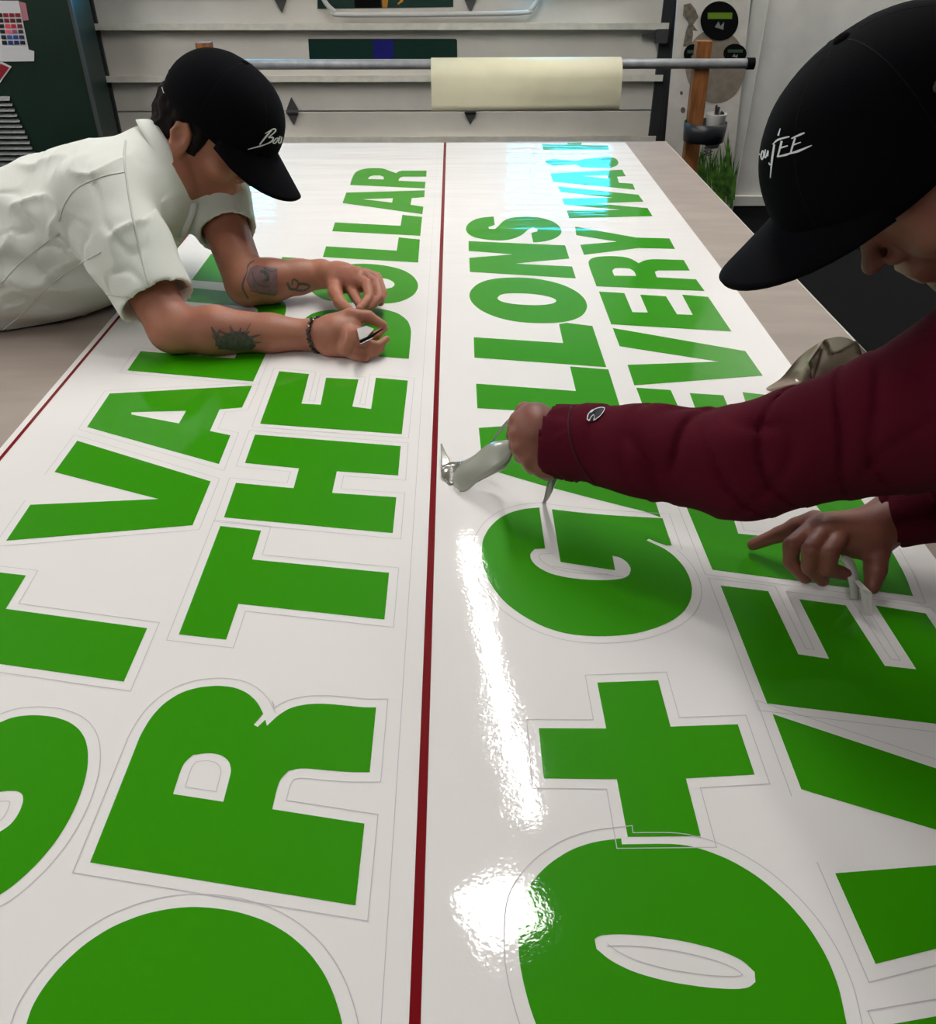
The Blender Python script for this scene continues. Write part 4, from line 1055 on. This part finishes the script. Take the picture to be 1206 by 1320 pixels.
fd.cap(wr2-ca*.0, wr2+ca*.1, .034, .034, .003, neg=True)
cl = (wl2-el2l)/np.linalg.norm(wl2-el2l)
fd.cap(wl2+cl*.05, wl2+cl*.2, .055, .055, .003, neg=True); 
axA = (el2-wr2)/np.linalg.norm(el2-wr2)
def fold2(V):
    out = V.copy()
    for i, v in enumerate(V):
        t = float((v-wr2)@axA)
        q = Vector(v)
        g = min(1, max(0, (t-.06)/.10)); amp = .009*min(1, max(0, (t-.045)/.08))
        rel = v-wr2-axA*t
        n1 = noise.noise(Vector((t*17+rel[2]*9, rel[2]*7, rel[1]*7+4.2))); n2 = noise.noise(Vector((t*9-rel[2]*6, rel[2]*6+7.7, rel[1]*6)))
        w = n2*1.3 - 1.0*max(0, 1-abs(n1)*7)**1.4*g - .8*max(0, 1-abs(n2)*8)**1.4*g + .35*abs(n1)
        cuff = .0015*math.sin(math.atan2(v[2]-wr2[2], v[1]-wr2[1])*60) if t < .035 else 0
        step = .004 if .035 < t < .06 else 0
        out[i,2] += (w*amp+step)*.75+cuff; out[i,1] -= w*amp*.6
    return out
sweat = fd.build('sweatshirt', M_MAROON, man2, warp=fold2, relax=3)
bs2 = BVH[sweat.name]
seam('cuff_seam', [(741,512),(733,540),(737,575),(752,605),(770,628)], bs2, .0012, mat('maroon_seam', (58,8,20), .9), sweat)
# embroidered C patch near the cuff
g6 = fr(600,400,4.6385)
surface_print('emblem', g6((728,655),(735,625),(765,598),(800,590),(830,592),(822,620),(795,650),(765,665),(740,664)), bs2, mat('emblem_navy', (14,14,34), .7), sweat, .0016, 2.0, label='navy oval emblem')
strokes_print('emblem_outline', [(g6((832,592),(800,590),(765,600),(738,625),(728,652),(738,663),(746,650),(758,633),(770,640),(766,662)), [.9,.9,1.0,1.0,1.2,1.2,1.0,1.0,1.0,1.2]), (g6((832,592),(828,610),(805,640),(778,658),(764,664)), [.8]*5)], bs2, M_CAPW, sweat, .0022, label='white stitched C outline')
# cap, hair
cap2, crown2, brim2 = make_cap(man2, cap2c, F2c, r=(.109,.091,.099), brim_len=.074, drop=.12, seed=7)
fd = Field(H2-.16, H2+.16, .004)
F_, S_, U_ = [np.array(v) for v in F2]; axm = np.array([F_,S_,U_])
fd.ell(L2(-.012,0,.014), (.093,.079,.085), axm, .01)
fd.ell(L2(-.06,0,-.045), (.033,.055,.042), axm, .02)
for s in (-1,1): fd.cap(L2(.008,s*.071,.03), L2(.014,s*.069,-.026), .011, .006, .01)
fd.ell(L2(.085,0,-.03), (.066,.2,.10), axm, .01, neg=True)
for s in (-1,1): fd.ell(L2(-.012,s*.09,-.012), (.021,.026,.032), axm, .006, neg=True)
fd.build('hair', M_HAIR2, man2, warp=lambda V: hairw(V))
for s_ in (-1, 1):      # eyebrows
    p = []
    for k in range(7):
        q = Vector(L2(.12, s_*(.014+.036*k/6), .030-.006*(k/6)**2+.003*math.sin(k/6*3.1)))
        h = bv2.ray_cast(q, -Fv2); 
        if h[0]: p.append(h[0]+Fv2*.0005)
    if len(p) > 2: MB().tube(p, [.0028]*(len(p)-1)+[.0012], 6).build('eyebrow', M_HAIR2, man2, smooth=True)
bc2 = bvh_of(crown2)
e5 = fr(900,0,3.3)
txt = [ (e5((268,568),(264,620),(268,660)), [2,3,1]), (e5((280,640),(273,662),(278,678),(285,658),(282,640)), [1.5,1.8,1.6,1.6,1.3]), (e5((292,636),(288,664),(294,668),(303,640),(301,664)), [1.7,1.8,1.8,1.6,1.6]),
 (e5((329,615),(319,680),(312,755)), [2.4,2.8,.8]), (e5((318,690),(310,700),(306,690)), [1.6,1.6,1]), (e5((354,548),(345,578)), [.8,2.4]), (e5((322,615),(345,595),(392,582)), [1,2.4,1.4]), (e5((360,600),(350,640),(342,668)), [2.6,2.4,2]), (e5((352,630),(385,620)), [2,1.2]), (e5((342,666),(378,658),(398,650)), [1.6,2.6,1.2]),
 (e5((400,590),(440,572),(456,566)), [1.6,2.6,1.4]), (e5((416,588),(404,625),(396,655)), [2.4,2.4,2]), (e5((404,618),(440,605)), [2,1.2]), (e5((396,652),(430,642),(486,618)), [1.6,3.0,.8])]
strokes_print('lettering', txt, bc2, M_CAPW, cap2, .0016, label='white brush lettering')
fd = Field((.62, .25, 0), (1.35, .95, TOP-.0), .014)
fd.ell((1.0,.60,TOP-.02), (.16,.18,.14), None, .05)
for y in (.48, .72): fd.chain([(1.02,y,.84),(1.0,y,.46),(1.06,y,.10)], [.10,.075,.062], .05)
fd.build('trousers', M_TROU, man2)
for y in (.48, .72):
    f2 = Field((.78,y-.07,0), (1.15,y+.07,.14), .008); f2.cap((1.08,y,.048), (.88,y,.038), .046, .036, .01); f2.build('shoe', M_SHOE, man2)

# ------------------------------------------------------------------ peeled film
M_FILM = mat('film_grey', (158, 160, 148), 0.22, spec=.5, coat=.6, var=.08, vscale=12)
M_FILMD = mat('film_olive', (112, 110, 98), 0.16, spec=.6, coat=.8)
M_FILMT = mat('film_taupe', (160, 144, 128), 0.14, spec=.6, coat=1.0, var=.1, vscale=10)
M_STRIP = mat('strip_white', (206, 204, 200), 0.4)
z4 = fr(560,500,6.03)
def q3(pts, d):      # pixel list with a depth for each
    return [P(x, y, dd) for (x, y), dd in zip(pts, d)]
film = thing('peeled_film', 'crumpled grey peeled film hanging from the maroon sleeved hand beside the red line', 'film', tuple(P(612,600,1.2)))
def band(A, dA, B, dB, name, m, par, bulge=None, n=6, k=6):
    a = catmull(q3(A, dA), k); b = catmull(q3(B, dB), k)
    return MB().loft(a, b, n, bulge).build(name, m, par, smooth=True, solid=.0005)
# front flap
band(z4((560,405),(430,430),(300,530),(190,610),(140,690),(150,770)), [1.135,1.15,1.165,1.175,1.18,1.185],
     z4((618,450),(560,570),(450,650),(340,725),(255,798),(200,808)), [1.115,1.125,1.135,1.15,1.165,1.175], 'front_flap', M_FILM, film, bulge=(0,-.002,.003))
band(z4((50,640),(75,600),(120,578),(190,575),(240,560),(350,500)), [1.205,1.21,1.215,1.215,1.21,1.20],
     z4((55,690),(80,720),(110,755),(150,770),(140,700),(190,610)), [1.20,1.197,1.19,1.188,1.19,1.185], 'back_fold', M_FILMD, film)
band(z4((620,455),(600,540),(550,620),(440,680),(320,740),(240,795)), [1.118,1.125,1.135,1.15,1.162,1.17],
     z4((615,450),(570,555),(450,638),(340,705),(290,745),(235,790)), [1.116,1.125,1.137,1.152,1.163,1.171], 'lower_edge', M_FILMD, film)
band(z4((45,435),(48,500),(50,580),(52,640)), [1.245,1.235,1.22,1.205], z4((58,434),(85,500),(120,575),(80,610)), [1.245,1.235,1.222,1.212], 'corner', M_FILM, film)
band(z4((350,500),(420,440),(520,300),(600,215),(650,185)), [1.2,1.18,1.15,1.13,1.12], z4((300,535),(440,425),(560,290),(605,232),(650,200)), [1.2,1.178,1.15,1.128,1.118], 'top_ribbon', M_FILM, film)
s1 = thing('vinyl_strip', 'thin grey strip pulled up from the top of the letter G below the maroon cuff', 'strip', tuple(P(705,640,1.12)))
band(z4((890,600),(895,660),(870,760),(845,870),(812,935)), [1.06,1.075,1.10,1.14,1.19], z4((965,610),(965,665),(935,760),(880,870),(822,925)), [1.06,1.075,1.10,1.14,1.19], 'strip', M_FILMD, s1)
d3 = fr(930,620,4.37)
s2 = thing('vinyl_strip', 'curled white strip hanging from the curled fingers over the letter E', 'strip', tuple(T(1100,745,.03)))
MB().loft(catmull([T(*q, z) for q, z in zip(d3((660,450),(690,470),(708,540),(720,600),(722,665)), (.046,.045,.036,.024,.006))], 5), catmull([T(*q, z) for q, z in zip(d3((680,418),(735,440),(765,520),(772,600),(772,665)), (.050,.048,.038,.024,.006))], 5), 2).build('strip', M_STRIP, s2, smooth=True, solid=.0006)
s3 = thing('vinyl_strip', 'short white folded strip under the thumb over the letter E', 'strip', tuple(T(1116,775,.02)))
MB().loft([T(*q, z) for q, z in zip(d3((690,500),(775,600),(785,640),(785,755)), (.03,.034,.026,.003))], [T(*q, z) for q, z in zip(d3((700,490),(845,630),(845,655),(845,760)), (.03,.034,.026,.003))], 2).build('strip', M_STRIP, s3, solid=.0006)
# crumpled taupe film standing on the far side of the sleeve
c7 = fr(940,410,4.534)
f2 = thing('peeled_film', 'crumpled taupe film standing at the table edge behind the maroon sleeve', 'film', tuple(T(1050,480,.05)))
PT = {n: np.array(v) for n, v in dict(
 a=T(*c7((130,428))[0], .002), b=T(*c7((300,375))[0], .012), c=T(*c7((395,215))[0], .075), d=T(*c7((490,375))[0], .02), e=T(*c7((555,125))[0], .11),
 f=T(*c7((440,450))[0], .002), g=T(*c7((650,92))[0], .13), h=T(*c7((600,215))[0], .085), i=T(*c7((740,135))[0], .12), j=T(*c7((770,230))[0], .08), k=T(*c7((660,330))[0], .03),
 l=T(*c7((850,250))[0], .07), m=T(*c7((760,420))[0], .01), n=T(*c7((640,500))[0], .0), o=T(*c7((420,370))[0], .035), p=T(*c7((380,290))[0], .04), q=T(*c7((460,260))[0], .07)).items()}
ks = list(PT); ix = {k: i for i, k in enumerate(ks)}
tri = ['abo','aof','ofd','bpo','bcp','cqp','pqo','qdo','ceq','eqd','ehd','ehg','ghi','hij','hkd','hjk','dkf','fkn','knm','jkm','jlm','ijl']
mesh('film', [PT[k] for k in ks], [tuple(ix[c] for c in t) for t in tri], M_FILMT, f2, smooth=True, sub=2, solid=.0006)
f3 = thing('peeled_film', 'grey creased film at the right edge of the picture beyond the second hand', 'film', tuple(T(1195,680,.05)))
MB().loft([T(*q, z) for q, z in zip(d3((1070,165),(1130,120),(1206,100),(1400,60)), (.02,.03,.035,.04))], [T(*q, z) for q, z in zip(d3((1120,190),(1180,260),(1206,300),(1420,420)), (.015,.01,.006,.004))], 5, bulge=(0,0,.012)).build('film', M_FILM, f3, smooth=True, solid=.0006)
# the laminate lifted off the letter D and off the E below it
# ------------------------------------------------------------------ lights
lamp2((.035, 3.33), (.23, 1.78), .055, 105, 'long narrow ceiling light over the middle of the table')
lamp2((.02, 1.40), (.22, 1.50), .22, 40, 'square ceiling light above the near half of the table')
lamp2((-2.9, .3), (-2.9, 4.3), .14, 46, 'added long fill light, unseen, over the left side of the room')  # unseen fill, added to brighten the room and the garage door
lamp2((-2.6, -.7), (.3, -.7), .14, 15, 'added unseen fill light crosswise behind the near end of the table')  # added behind the camera to lift the paper roll and door
lamp2((1.75, 4.15), (2.9, 4.15), .14, 60, 'added unseen fill light crosswise before the white wall panel')  # no known fixture here; added to brighten the board and wall panel
w = bpy.data.worlds.new('world'); bpy.context.scene.world = w; w.use_nodes = True
w.node_tree.nodes['Background'].inputs[0].default_value = (.5, .55, .6, 1); w.node_tree.nodes['Background'].inputs[1].default_value = .05

cd = bpy.data.cameras.new('camera'); cam = bpy.data.objects.new('camera', cd); COL.objects.link(cam)
cd.sensor_fit = 'VERTICAL'; cd.sensor_height = 24; cd.lens = 24*F_PX/1320; cd.clip_start = .02
M = Matrix.Identity(4)
for i in range(3): M[i][0] = RGT[i]; M[i][1] = UPV[i]; M[i][2] = -FWD[i]; M[i][3] = CAM[i]
cam.matrix_world = M
sc_ = bpy.context.scene; sc_.camera = cam
sc_.view_settings.view_transform = 'Standard'; sc_.view_settings.look = 'None'; sc_.view_settings.gamma = 1; sc_.view_settings.use_curve_mapping = False
sc_.view_settings.exposure = 0.15
